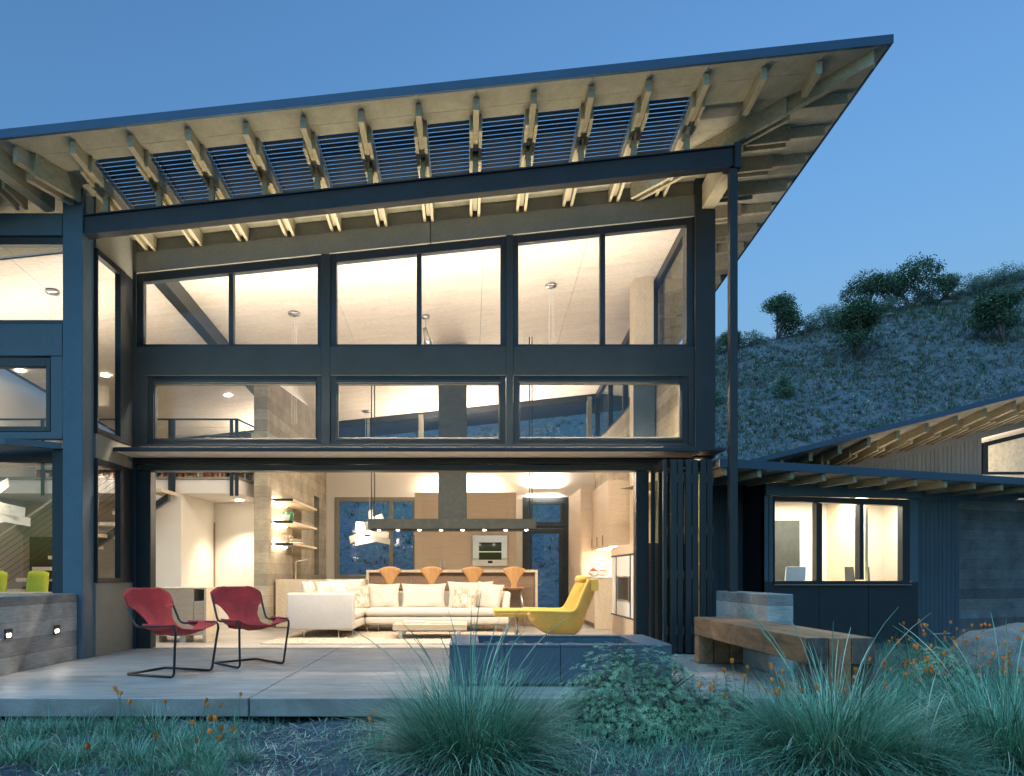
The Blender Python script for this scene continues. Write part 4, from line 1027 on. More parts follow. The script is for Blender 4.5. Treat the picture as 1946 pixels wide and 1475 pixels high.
# pendant lamps of folded paper shards
def pendant(loc, lab, s=1.0, seed=0):
    t = thing('pendant_lamp', lab, 'lamp', loc)
    r = random.Random(seed)
    shards = [(-.20, .02, .20, .34, .26, -8, 20), (-.33, -.20, .17, .42, .18, 16, -25), (.16, -.12, .15, .50, .17, -14, 18), (.10, .20, .12, .44, .16, 14, -30),
              (-.12, -.27, .20, .52, .16, 10, 12), (.0, .16, .05, .09, .52, 0, 0), (.20, -.26, .20, .50, .14, -12, 30), (.02, .02, -.18, .30, .22, 5, 45), (-.06, .0, .02, .34, .30, 3, -40)]
    for (x, z, y, w, h, roll, yaw) in shards:
        mb = MB().prism([(-w / 2, 0, -h / 2), (w / 2, 0, -h / 2 * .8), (w / 2 * .9, 0, h / 2), (-w / 2, 0, h / 2 * .85)], (0, .006, 0))
        R = Matrix.Rotation(math.radians(yaw), 3, 'Z') @ Matrix.Rotation(math.radians(-roll), 3, 'Y')
        mb.v = [tuple((R @ Vector(p)) * s + Vector((x * s + loc[0], y * s + loc[1], z * s + loc[2]))) for p in mb.v]
        mb.build('shade_panel', M['paper'], t)
    MB().lathe([(0, -.12), (.06, -.08), (.075, 0), (.05, .07), (0, .10)], (loc[0] - .1 * s, loc[1] + .08, loc[2]), 12).build('bulb', M['lamp_hot'], t, True)
    for dx in (-.02, .015): MB().tube([(loc[0] + dx, loc[1] + .04, loc[2] + .35 * s), (loc[0] + dx * 2, loc[1] + .04, roof_z(loc[0], loc[1]))], .004, 5).build('cord', M['ceramic'], t)
    d = bpy.data.lights.new('pendant_light', 'POINT'); d.energy = 1.3 * LK; d.color = (1, .82, .6); d.shadow_soft_size = .12
    o = bpy.data.objects.new('pendant_light', d); COL.objects.link(o); o.location = (loc[0] - .08, loc[1] - .12, loc[2] - .02)
pendant((X(704, 14.5), 14.5, Z(1003, 14.5)), 'white paper shard pendant lamp hanging in front of the kitchen window', .95, 1)
pendant((-6.98, 9.9, Z(950, 9.9)), 'white paper shard pendant lamp over the dining table', 1.0, 2)

# kitchen cupboards
YC = 16.78
kc = thing('tall_cupboards', 'wall of tall pale oak kitchen cupboards around the oven', 'cupboard', (0, YC, 0))
def cpx(px): return X(px, YC)
ct = Z(936, YC)
bx('carcass', M['oakv'], kc, cpx(788), cpx(981), YC + .022, YB - .01, 0.0, ct - 0.002)
edges = (788, 800, 841, 895, 932, 966, 981)
for a, b in zip(edges[:-1], edges[1:]):
    if b - a < 16:
        bx('side_panel', M['oak'], kc, cpx(a) + .001, cpx(b) - .001, YC, YC + .02, 0.0, ct); continue
    bx('cupboard_door', M['oak'], kc, cpx(a) + .003, cpx(b) - .003, YC, YC + .02, Z(984, YC) + .003, Z(948, YC))
    if a == 895: a2, b2 = 895, 966
    elif a == 932: continue
    else: a2, b2 = a, b
    if a == 895:
        bx('cupboard_door', M['oak'], kc, cpx(895) + .003, cpx(966) - .003, YC, YC + .02, .08, Z(1082, YC))
        bx('cupboard_door', M['oak'], kc, cpx(895) + .003, cpx(966) - .003, YC, YC + .02, Z(1016, YC) + .003, Z(984, YC) - .003)
    else:
        bx('cupboard_door', M['oak'], kc, cpx(a) + .003, cpx(b) - .003, YC, YC + .02, .08, Z(984, YC) - .003)
bx('cornice', M['oak'], kc, cpx(800) + .001, cpx(966) - .001, YC, YC + .02, Z(948, YC) + .004, ct)
for px in (837, 845): bx('handle', M['steel'], kc, cpx(px) - .01, cpx(px) + .01, YC - .03, YC - .001, Z(1078, YC), Z(1066, YC))
ov = thing('wall_oven', 'pale built in wall oven with a dark glass door', 'oven', (cpx(930), YC, Z(1076, YC)))
oz0, oz1 = Z(1076, YC), Z(1018, YC)
bx('oven_body', M['steel'], ov, cpx(898), cpx(964), YC - .05, YC - .003, oz0 + .18, oz1, .006)
bx('oven_glass', M['dkglass'], ov, cpx(910), cpx(953), YC - .056, YC - .0505, Z(1064, YC), Z(1031, YC), .002)
bx('oven_handle', M['steel'], ov, cpx(910), cpx(953), YC - .075, YC - .057, Z(1050, YC), Z(1048, YC), .003)
bx('control_panel', M['ceramic'], ov, cpx(898), cpx(964), YC - .05, YC - .003, oz0, oz0 + .165, .004)
bx('display', M['dkglass'], ov, cpx(927), cpx(936), YC - .054, YC - .0505, oz0 + .07, oz0 + .13)
# right-hand run
rk = thing('kitchen_counter', 'pale kitchen counter along the right wall with fruit on it', 'counter', (2.6, 13, 0))
bx('end_panel', M['oakv'], rk, 2.27, 2.95, 12.40, 12.44, 0.003, .93, .003)
bx('plinth', M['brown'], rk, 2.34, 2.90, 12.46, 13.85, 0.003, .10)
for i in range(3): bx('drawer_front', M['oak'], rk, 2.27, 2.30, 12.445 + i * .47, 12.91 + i * .47, .11, .925)
bx('worktop', M['ceramic'], rk, 2.25, 2.96, 12.39, 13.86, .931, .965, .003)
bx('splashback', M['white'], rk, 2.97, 3.0, 12.39, 13.86, .965, 1.5)
fc = thing('fridge_cupboard', 'full height oak cupboard in the far right kitchen corner', 'cupboard', (2.6, 14.5, 0))
bx('carcass', M['oak'], fc, 2.28, 3.2, 13.88, 15.5, 0.003, Z(928, 14.0), .003)
for i in range(2): bx('cupboard_door', M['oak'], fc, 2.255, 2.279, 13.9 + i * .8, 14.69 + i * .8, .08, Z(928, 14.0) - .01, .002)
wc = thing('wall_cupboard', 'oak wall cupboard above the counter and fireplace', 'cupboard', (2.7, 13, 1.5))
bx('carcass', M['oak'], wc, 2.50, 2.86, 12.2, 13.87, Z(1038, 12.2), Z(912, 12.2), .003)
for i in range(3):
    bx('cupboard_door', M['oak'], wc, 2.478, 2.499, 12.205 + i * .555, 12.755 + i * .555, Z(1038, 12.2) - .02, Z(912, 12.2), .002)
    bx('handle', M['brown'], wc, 2.458, 2.477, 12.70 + i * .555, 12.715 + i * .555, Z(1038, 12.2) + .03, Z(1038, 12.2) + .22)
bx('counter_lamp', M['lamp'], wc, 2.55, 2.80, 12.3, 13.7, Z(1038, 12.2) - .012, Z(1038, 12.2) - .002)
area('counter_light', (2.66, 13.0, Z(1038, 12.2) - .03), (0, 0, 0), .2, 1.3, .35)
def bowl(px, py, Y, lab, r=.13):
    t = thing('fruit_bowl', lab, 'bowl', (X(px, Y), Y, .966))
    o = MB().lathe([(.03, 0), (.05, .0), (r * .8, .04), (r, .095), (r - .008, .095), (r * .74, .045), (.03, .012)], (X(px, Y), Y, .966), 20).build('bowl_body', M['ceramic'], t, True)
    return t
bowl(1129, 1093, 12.62, 'white fruit bowl nearer the fridge cupboard on the counter'); bowl(1147, 1094, 12.55, 'white fruit bowl by the counter end, before the fireplace')
for k, (px, Y, z) in enumerate(((1125, 12.62, 1.06), (1131, 12.6, 1.065), (1128, 12.66, 1.085), (1134, 12.68, 1.055), (1144, 12.55, 1.055), (1150, 12.56, 1.05))):
    o = MB().lathe([(.0, -.042), (.03, -.036), (.046, -.005), (.042, .022), (.02, .036), (.0, .028)], (0, 0, 0), 12).build('apple', M['apple'], None, True)
    o.location = (X(px, Y), Y, z); tag(o, 'red apple heaped in a white bowl on the kitchen counter', 'apple', 'red apples in the counter bowls')
tp = MB().tube([(2.62, 12.75, .966), (2.62, 12.75, 1.20), (2.60, 12.72, 1.235), (2.44, 12.72, 1.27)], .013, 8).build('tap', M['steel'], None, True); tag(tp, 'slim steel tap on the kitchen counter by the fruit', 'tap')
# fireplace
fp = thing('fireplace', 'slab sided fireplace with white surround and a square dark firebox', 'fireplace', (2.8, 10.3, 0))
bx('chimney_breast', M['brown'], fp, 2.33, 3.28, 9.52, 11.15, 0.003, 1.44)
def fq(nm, m, px0, px1, z0, z1, o=0.0, d=.028):
    Ya, Yb = 2.3 * FOC / (px1 - CX), 2.3 * FOC / (px0 - CX)
    return bx(nm, M[m], fp, 2.3 - o, 2.3 + d, Ya, Yb, z0, z1, .002)
fq('top_panel', 'oak', 1162, 1206, 1.30, 1.44); fq('bottom_panel', 'oak', 1162, 1183, .01, .355); fq('bottom_panel', 'oak', 1183.4, 1206, .01, .355)
fq('trim', 'black', 1161, 1207, 1.277, 1.297, .004); fq('trim', 'black', 1161, 1207, .357, .375, .004)
fq('surround_panel', 'ceramic', 1163, 1169, .378, 1.275); fq('surround_panel', 'ceramic', 1172, 1196, .378, .60); fq('surround_panel', 'ceramic', 1172, 1196, .975, 1.275); fq('surround_panel', 'ceramic', 1199, 1205.5, .378, 1.275)
fq('slot', 'black', 1169.3, 1171.7, .378, 1.275, -.006); fq('slot', 'black', 1196.3, 1198.7, .378, 1.275, -.006)
fq('firebox', 'black', 1173, 1195, .62, .955, -.02, .03); fq('firebox_frame', 'steel', 1172.5, 1195.5, .6, .62, .004); fq('firebox_frame', 'steel', 1172.5, 1195.5, .955, .973, .004)
for a, b in ((1172.5, 1174), (1194, 1195.5)): fq('firebox_frame', 'steel', a, b, .622, .953, .004)

# left side of the room
sb = thing('sideboard', 'pale low sideboard in front of the concrete wall', 'sideboard', (-2.8, 12.25, 0))
bx('carcass', M['oakv'], sb, -3.62, -1.95, 12.72, 13.02, 0.003, .905, .004)
for i in range(2): bx('door', M['oakv'], sb, -3.615 + i * .84, -2.785 + i * .84, 12.695, 12.718, .03, .90, .002)
tp = MB().tube([(-3.28, 12.85, .906), (-3.28, 12.85, 1.22), (-3.26, 12.85, 1.245), (-3.06, 12.85, 1.28)], .014, 8).build('tap', M['steel'], None, True); tag(tp, 'tall steel tap on the sideboard by the concrete wall', 'tap')
for k, py in enumerate((950, 992, 1034)):
    s = thing('wall_shelf', ('top floating shelf with light strip, empty', 'middle floating shelf holding green bowls', 'lowest floating shelf holding glasses and books')[k], 'shelf', (-3.45, 13.4, 0), 0, 'lit floating shelves on the concrete wall')
    z = Z(py, 12.62)
    bx('shelf_board', M['oakv'], s, -3.655, -3.27, 12.62, 14.6, z - .02, z + .02, .002)
    bx('shelf_edge', M['black'], s, -3.655, -3.27, 12.600, 12.618, z - .022, z + .022)
    bx('light_strip', M['lamp_hot'], s, -3.655, -3.64, 12.64, 13.6, z + .021, z + .03)
    bx('light_strip', M['lamp_hot'], s, -3.655, -3.64, 12.64, 13.6, z - .03, z - .021)
    area('shelf_light', (-3.56, 12.95, z - .035), (0, math.radians(35), 0), .04, .7, .16, spread=160); area('shelf_light', (-3.56, 12.95, z + .035), (0, math.radians(180 - 35), 0), .04, .7, .10, spread=160)
z1, z2 = Z(992, 12.62) + .021, Z(1034, 12.62) + .021
for lab, y, r, h, m in (('green glazed bowl on the middle lit shelf', 13.0, .10, .19, 'green_glaze'), ('white round vase beside the green bowl on the shelf', 12.8, .08, .13, 'ceramic'), ('dark dish at the far end of the middle shelf', 13.5, .09, .06, 'hood')):
    o = MB().lathe([(.0, 0), (r * .5, 0), (r * .85, h * .4), (r, h), (r * .93, h), (r * .75, h * .42), (0, h * .1)], (-3.45, y, z1), 18).build('bowl', M[m], None, True); tag(o, lab, 'bowl')
for k in range(6):
    o = MB().lathe([(.0, 0), (.03, 0), (.006, .008), (.006, .07), (.035, .10), (.04, .16), (.036, .16), (0, .09)], (-3.5 + .09 * (k % 2), 12.7 + .11 * k, z2), 12).build('wine_glass', M['glass'], None, True); tag(o, 'clear wine glass in the row on the lowest lit shelf', 'glass', 'glasses on the lowest shelf')
for k in range(4):
    o = bx('book', M['book%d' % (k % 6)], None, -3.5, -3.3, 13.25, 13.5, z2 + k * .025, z2 + k * .025 + .022); tag(o, 'flat book in the small stack on the lowest lit shelf', 'book', 'books stacked on the lowest shelf')
lcab = thing('low_cabinet', 'low oak cabinet with an open cubby inside the left door jamb', 'cabinet', (-4.2, 10.2, 0))
ya = 10.0
def lx(px): return X(px, ya)
bx('cabinet_top', M['oakv'], lcab, lx(280), lx(392), ya, ya + .5, .785, .81, .002)
bx('cabinet_side', M['oakv'], lcab, lx(388), lx(392), ya, ya + .5, .10, .784)
bx('cabinet_door', M['oak'], lcab, lx(315), lx(367), ya, ya + .02, .12, .783, .002); bx('cabinet_door', M['oak'], lcab, lx(280), lx(313), ya + .02, ya + .04, .12, .783, .002)
bx('drawer', M['oak'], lcab, lx(368), lx(387.5), ya, ya + .4, .12, .61, .002); bx('cubby_back', M['oakv'], lcab, lx(368), lx(387.5), ya + .4, ya + .42, .12, .783)
bx('cabinet_body', M['oakv'], lcab, lx(280), lx(367), ya + .041, ya + .5, .10, .784)
for a, b in ((283, 300), (340, 352), (384, 391)): bx('leg', M['oakv'], lcab, lx(a), lx(b), ya + .02, ya + .3, .003, .10)
# stair and rail in the left wing
stair = thing('staircase', 'open tread staircase with cable railing climbing to the loft', 'staircase', (-7, 11.8, 0))
for k in range(13):
    x = -8.70 + k * .27; z = .188 * (k + 1)
    bx('tread', M['oakv'], stair, x, x + .30, 11.45, 12.13, z - .06, z, .003)
bx('stringer', M['frame'], stair, -8.9, -8.86, 11.7, 11.8, 0, .2)
MB().hexa([(-8.7, 11.75, .0), (-5.2, 11.75, 2.28), (-5.2, 11.85, 2.28), (-8.7, 11.85, .0), (-8.7, 11.75, .12), (-5.2, 11.75, 2.40), (-5.2, 11.85, 2.40), (-8.7, 11.85, .12)]).build('stringer', M['frame'], stair)
for i in range(9):
    dz = .15 + i * .105
    MB().tube([(-8.8, 11.42, dz), (-5.28, 11.42, dz + 2.45)], .017 if i == 8 else .004, 6).build('handrail' if i == 8 else 'cable', M['oakv' if i == 8 else 'frame'], stair)
for x in (-8.72, -8.0, -6.9, -5.85, -5.33):
    z = (x + 8.8) / 3.52 * 2.45
    bx('post', M['black'], stair, x - .02, x + .02, 11.405, 11.435, max(0.003, z - .05), z + .99)
dt = thing('dining_table', 'pale dining table behind the left wing window', 'table', (-6.4, 9.2, 0))
bx('table_top', M['oakv'], dt, -8.2, -5.75, 8.75, 9.6, .72, .755, .004)
for x in (-8.1, -5.9):
    for y in (8.85, 9.5): bx('leg', M['oakv'], dt, x, x + .06, y, y + .06, .003, .72)
def dchair(x, y, lab):
    t = thing('dining_chair', lab, 'chair', (x, y, 0), 0, 'green dining chairs in the left wing')
    MB().grid(7, 9, lambda u, v: (x - .15 + .30 * u + .02 * (1 - v) * (2 * u - 1), y + .03 * (2 * u - 1) ** 2 + .1 * v, .42 + .64 * v - .03 * (2 * u - 1) ** 4 * (v > .9))).build('backrest', M['lime'], t, True).modifiers.new('thick', 'SOLIDIFY').thickness = .06
    bx('seat', M['lime'], t, x - .19, x + .19, y - .42, y, .40, .48, .03, 3, True)
    for dx in (-.16, .16):
        for dy in (-.38, -.03): bx('leg', M['steel'], t, x + dx - .012, x + dx + .012, y + dy - .012, y + dy + .012, .003, .40)
dchair(X(62, 9.95), 9.95, 'lime green dining chair between the wing window jamb and the stair rail'); dchair(X(-18, 9.95), 9.95, 'lime green dining chair under the hanging paper lamp')
bk = thing('bookcase', 'low bookcase full of books on the loft behind the railing', 'bookcase', (-5.5, 13.6, 2.75))
for z in (2.75, 3.08, 3.42): bx('shelf', M['oakv'], bk, -8.6, -4.05, 13.5, 13.8, z, z + .02)
bx('back', M['oakv'], bk, -8.6, -4.05, 13.8, 13.82, 2.75, 3.45)
for x in (-8.6, -7.45, -6.3, -5.15, -4.07): bx('upright', M['oakv'], bk, x, x + .02, 13.5, 13.8, 2.771, 3.44)
x = -8.55; k = 0
while x < -4.12:
    w_ = random.uniform(.025, .05)
    if random.random() < .82 and not any(abs(x + w_ / 2 - q) < .05 for q in (-7.44, -6.29, -5.14)):
        ci = random.randrange(6); o = bx('book', M['book%d' % ci], None, x, x + w_ - .002, 13.53, 13.72, 2.771, 2.771 + random.uniform(.18, .29)); tag(o, ('red', 'cream', 'navy', 'tan', 'black', 'salmon')[ci] + ' upright book in the row on the loft bookcase', 'book', 'books on the loft bookcase')
    x += w_

# ------------------------------------------------------------------ fixtures, their light and added fill
def strip(lab, x0, x1, y0, y1, z, power, tilt=0.0, up=True, spread=150, col=(1, .89, .78), cat='uplight'):
    t = thing('linear_uplight', lab, cat, ((x0 + x1) / 2, (y0 + y1) / 2, z))
    bx('housing', M['black'], t, x0, x1, y0, y1, z - .02, z)
    bx('diffuser', M['lamp'], t, x0 + .01, x1 - .01, y0 + .01, y1 - .01, z + .0005, z + .006)
    area('uplight', ((x0 + x1) / 2, (y0 + y1) / 2, z + .02), (math.radians(180 + tilt), 0, 0), x1 - x0, (y1 - y0), power, col, spread=spread)
strip('long slim uplight along the inside of the front spandrel', -4.2, 3.1, YF + .14, YF + .22, 3.88, 30, 0, spread=165)
area('front_fill', (-.5, YF + .2, 3.80), (0, 0, 0), 7.0, .06, 54, (1, .82, .62), 178)  # added downward fill without a fitting, warms the sofa and threshold
strip('slim uplight hidden on top of the entrance canopy', -4.3, 2.6, 8.88, 8.94, 2.655, 7.0, 4, spread=105, col=(1, .87, .60))
def sconce(px0, px1, py0, py1, lab, p):
    x0, x1 = X(px0, YB - .1), X(px1, YB - .1); z0, z1 = Z(py1, YB - .1), Z(py0, YB - .1)
    t = thing('wall_light', lab, 'wall light', ((x0 + x1) / 2, YB - .1, z0), 0, 'bar wall lights on the back wall')
    bx('shade', M['ceramic'], t, x0, x1, YB - .14, YB - .11, z0, z1); bx('bracket', M['ceramic'], t, x0 + .1, x1 - .1, YB - .109, YB - .002, (z0 + z1) / 2 - .02, (z0 + z1) / 2 + .02)
    area('wall_light_up', ((x0 + x1) / 2, YB - .07, z1 + .01), (math.radians(180), 0, 0), x1 - x0, .06, p, spread=165)
    area('wall_light_down', ((x0 + x1) / 2, YB - .07, z0 - .01), (0, 0, 0), x1 - x0, .06, p * .5, spread=165)
sconce(1005, 1064, 928, 936, 'bar wall light above the garden door', 6)
sconce(812, 936, 893, 901, 'long bar wall light above the tall cupboards behind the hood duct', 22)
sconce(520, 600, 893, 901, 'bar wall light in the far left corner of the room', 12)
def downlight(x, y, z, p, lab, r=.06, grp='recessed ceiling downlights', slope=True, col=(1, .82, .6)):
    o = MB().lathe([(0, -.004), (r, -.004), (r * 1.25, .002), (r * 1.25, .006), (0, .006)], (0, 0, 0), 16).build('downlight', M['lamp_hot'], None)
    o.location = (x, y, z - .012); tag(o, lab, 'downlight', grp)
    if p:
        d = bpy.data.lights.new('downlight_beam', 'SPOT'); d.energy = p * LK; d.color = col; d.spot_size = math.radians(95); d.spot_blend = .7; d.shadow_soft_size = .05
        q = bpy.data.objects.new('downlight_beam', d); COL.objects.link(q); q.location = (x, y, z - .04)
downlight(X(455, 13.25), 13.25, 2.45, 24, 'recessed downlight under the loft in front of the bright white wall')
for (px, py, lab) in ((200, 713, 'recessed downlight seen through the tall return window'), (38, 704, 'recessed downlight seen through the left wing casement'), (433, 751, 'recessed downlight over the loft railing')):
    k = (px - CX) / FOC; q = (CY - py) / FOC
    Y = (6.004 + .091 * YF - 1) / (q + .091 - .1067 * k)
    downlight(k * Y, Y, roof_z(k * Y, Y), 1.5, lab)
for (px, py, Y, lab) in ((558, 594, None, 'small steel ceiling rose with cables seen through the left upper window'), (1047, 541, None, 'small white ceiling rose with cables seen through the right upper window'), (100, 553, None, 'small steel ceiling rose seen through the wing upper window'), (697, 781, None, 'flat ceiling rose beside the hood rods')):
    k = (px - CX) / FOC; q = (CY - py) / FOC
    Y = (6.004 + .091 * YF - 1) / (q + .091 - .1067 * k); x = k * Y; z = roof_z(x, Y)
    t = thing('ceiling_rose', lab, 'ceiling rose', (x, Y, z))
    MB().lathe([(0, -.03), (.09, -.03), (.10, -.004), (0, -.004)], (x, Y, z - .012), 16).build('rose', M['steel'], t, True)
    for dx in (-.03, .02, .05): MB().tube([(x + dx, Y, z - .03), (x + dx, Y, z - 1.9)], .003, 4).build('cable', M['ceramic'], t)
k = (809 - CX) / FOC; q = (CY - 600) / FOC; Y = (6.004 + .091 * YF - 1) / (q + .091 - .1067 * k); x = k * Y; z = roof_z(x, Y)
sp = thing('spot_lamp', 'steel spot lamp hanging from the ceiling behind the middle upper window', 'lamp', (x, Y, z))
MB().lathe([(0, -.06), (.07, -.05), (.07, -.01), (0, -.01)], (x, Y, z), 14).build('rose', M['steel'], sp, True)
MB().tube([(x, Y, z - .05), (x, Y, z - .25)], .012, 6).build('stem', M['steel'], sp)
MB().tube([(x - .02, Y, z - .22), (x + .02, Y, z - .40), (x + .05, Y, z - .55)], .07, 12, False, (.5, .8, 1.1)).build('shade', M['steel'], sp, True)
# wing rooms
area('wing_room_light', (6.4, 12.3, 2.38), (0, 0, 0), 2.6, .8, 19.0, (1, .90, .72)); area('wing_upper_light', (10.6, 13.7, 2.7), (math.radians(180), 0, 0), 2.0, .8, 7.0, (1, .84, .62))
strip('added uplight strip on the flat roof brightening the shed eave', 6.6, 10.4, 11.3, 11.35, 2.555, .8, 0, spread=160)  # added strip, brightens the shed soffit where only window glow falls
# dining side
area('dining_light', (-6.6, 10.4, 3.9), (math.radians(180), 0, 0), 2.5, .5, 5.5)

# ------------------------------------------------------------------ planting
def blade_arrays(base, az, lean, length, droop, width, segs=5):
    """Tapering bent blades as quad strips. All inputs are arrays of length n."""
    n = len(az); t = np.linspace(0, 1, segs + 1)
    d = np.stack([np.cos(az), np.sin(az)], 1)
    ang = lean[:, None] + droop[:, None] * t[None, :] ** 1.5          # angle from vertical along the blade
    ds = length[:, None] / segs
    hx = np.concatenate([np.zeros((n, 1)), np.cumsum(np.sin(ang[:, 1:]) * ds, 1)], 1)
    hz = np.concatenate([np.zeros((n, 1)), np.cumsum(np.cos(ang[:, 1:]) * ds, 1)], 1)
    px = base[:, 0:1] + hx * d[:, 0:1]; py = base[:, 1:2] + hx * d[:, 1:2]; pz = base[:, 2:3] + hz
    w = width[:, None] * (1 - 0.85 * t[None, :] ** 2) * 0.5
    tw = RNG.uniform(-1.2, 1.2, n)[:, None]
    sx = -np.sin(az)[:, None] * np.cos(tw) + np.cos(az)[:, None] * np.sin(tw) * .3
    sy = np.cos(az)[:, None] * np.cos(tw) + np.sin(az)[:, None] * np.sin(tw) * .3
    L = np.stack([px - sx * w, py - sy * w, pz], 2); R = np.stack([px + sx * w, py + sy * w, pz], 2)
    V = np.stack([L, R], 2).reshape(-1, 3)                             # blade, seg, side
    k = np.arange(n)[:, None] * (segs + 1) * 2 + np.arange(segs)[None, :] * 2
    F = np.stack([k, k + 1, k + 3, k + 2], 2).reshape(-1, 4)
    return V, F
def merge(parts):
    Vs, Fs, Is = [], [], []; o = 0
    for V, F, i in parts:
        Vs.append(V); Fs.append(F + o); Is.append(np.full(len(F), i) if np.isscalar(i) else i); o += len(V)
    return np.concatenate(Vs), np.concatenate(Fs), np.concatenate(Is)
def tuft_mesh(nm, n, r, hmin, hmax, lean, droop, width, mats, split, segs=5):
    rad = r * np.sqrt(RNG.random(n)); a0 = RNG.uniform(0, 2 * np.pi, n)
    base = np.stack([rad * np.cos(a0), rad * np.sin(a0), np.zeros(n) - .01], 1)
    az = a0 + RNG.normal(0, .5, n)
    le = np.abs(RNG.normal(0, lean, n)) + .45 * rad / r * lean
    V, F = blade_arrays(base, az, le, RNG.uniform(hmin, hmax, n), np.abs(RNG.normal(droop, droop * .5, n)), RNG.uniform(.7, 1.2, n) * width, segs)
    idx = RNG.choice(len(mats), n, p=split)
    return mats_mesh(nm, V, F, mats, np.repeat(idx, segs))
GA, GB, GC = M['blade_a'], M['blade_b'], M['blade_c']

def bunch(nm, lab, px, Y, n, r, hmin, hmax, lean, droop, stalks, width=.0066):
    x = X(px, Y); z = ground_z(x, Y)
    t = thing(nm, lab, 'ornamental grass', (x, Y, z))
    link('foliage', tuft_mesh('foliage', n, r, hmin, hmax, lean, droop, width, [GA, GB, GC], [.46, .45, .09], 7), None, t)
    for k in range(stalks):
        a = random.uniform(0, 6.28); le = abs(random.gauss(.42, .26)); h = random.uniform(.8, 1.15) * hmax * 1.3
        P = []; q = Vector((x + .05 * math.cos(a), Y + .05 * math.sin(a), z)); ang = le * .6
        for i in range(9):
            P.append(tuple(q)); q = q + Vector((math.sin(ang) * math.cos(a), math.sin(ang) * math.sin(a), math.cos(ang))) * h / 8; ang += .10 * (i > 3) + .03
        MB().tube(P, .0017, 4, False, [1, 1, 1, 1, 1, 1.5, 2.1, 1.8, .7]).build('seed_stalk', GB if k % 3 else GC, t)
bunch('bunch_grass', 'large fountain shaped bunch grass in front of the fire pit', 893, 4.50, 4200, .32, .36, .82, .78, .70, 18)
bunch('bunch_grass', 'large bunch grass with pale stalks in front of the bench end', 1580, 4.40, 4000, .32, .34, .76, .76, .70, 16)
bunch('bunch_grass', 'bunch grass cut by the right edge of the picture', 1915, 4.45, 2800, .30, .34, .76, .72, .68, 12)
bunch('bunch_grass', 'smaller arching grass at the bottom right between the two large ones', 1745, 4.15, 1600, .16, .26, .46, .6, .8, 5)

# small tufts on the bare soil at the left
tm = [tuft_mesh('grass_tuft', 260, .07, .08, .22, .5, .6, .004, [GA, GB, GC], [.6, .3, .1], 4) for _ in range(4)]
spots = [(20, 4.9), (60, 4.55), (100, 5.1), (150, 4.45), (205, 4.75), (255, 4.35), (215, 5.15), (330, 4.6), (300, 5.2), (385, 4.4), (420, 4.85), (30, 4.3), (110, 4.25), (345, 4.25), (12, 5.2), (160, 5.25), (470, 4.35), (60, 4.95)]
for i, (px, Y) in enumerate(spots):
    o = link('grass_tuft', tm[i % 4], None); x = X(px, Y); o.location = (x, Y, ground_z(x, Y) - .005)
    s = random.uniform(.8, 1.35); o.scale = (s, s, s * random.uniform(.8, 1.1)); o.rotation_euler = (0, 0, random.uniform(0, 6))
    tag(o, 'small dark green grass tuft on the bare soil in front of the patio', 'grass tuft', 'grass tufts on the bare soil')
# feathery low growth and straw that nobody could count
def scatter_blades(nm, lab, n, xr, yr, dens, hmin, hmax, lean, droop, width, mats, split, segs=3, zoff=0.0):
    xs = RNG.uniform(*xr, n); yss = RNG.uniform(*yr, n)
    keep = np.array([dens(a, b) > RNG.random() for a, b in zip(xs, yss)]); xs, yss = xs[keep], yss[keep]; m = len(xs)
    zs = np.array([ground_z(a, b) for a, b in zip(xs, yss)]) + zoff
    V, F = blade_arrays(np.stack([xs, yss, zs], 1), RNG.uniform(0, 6.283, m), np.abs(RNG.normal(lean, .3, m)), RNG.uniform(hmin, hmax, m), np.abs(RNG.normal(droop, .3, m)), RNG.uniform(.7, 1.3, m) * width, segs)
    idx = np.repeat(RNG.choice(len(mats), m, p=split), segs)
    o = link(nm, mats_mesh(nm, V, F, mats, idx), None); tag(o, lab, None, None, 'stuff'); return o
def blot(x, y, s): return 0.5 + 0.5 * mnoise.noise((x * s, y * s, 3.7))
scatter_blades('straw_litter', 'dry straw lying on the soil before the patio', 26000, (-3.6, 5.5), (3.9, 5.6), lambda x, y: (.75 if -1.9 < x < .9 else .35) * blot(x, y, 2.5), .04, .15, 1.42, .15, .0055, [M['straw'], GC, M['blade_b']], [.6, .25, .15], 2, .012)
scatter_blades('ground_cover', 'fine green weeds over the soil before the patio', 42000, (-3.6, 7.0), (3.9, 6.6),
               lambda x, y: (0 if (y > 5.45 and x < 3.1) else 1) * (max(0, blot(x, y, 2.1) - .30) * 2.6 if x < -1.5 else (.16 if x < .5 else min(1, .5 + .5 * blot(x, y, 1.7)))), .05, .19, .5, .5, .0045, [M['feather'], GA, GB], [.5, .35, .15])
scatter_blades('poppy_bed', 'dense feathery green growth of the poppy bed at the right', 24000, (1.2, 8.4), (4.4, 9.6),
               lambda x, y: 0 if (x < 3.35 and y > 5.15) or (x < 3.4 and y > 6.9) or y > 8.55 + .33 * x - 1.0 else min(1, (.2 + blot(x, y, 1.3)) * (1 if x > 2.2 else .5)), .10, .36, .3, .35, .0050, [M['feather'], GA, GB], [.62, .2, .18], 4)

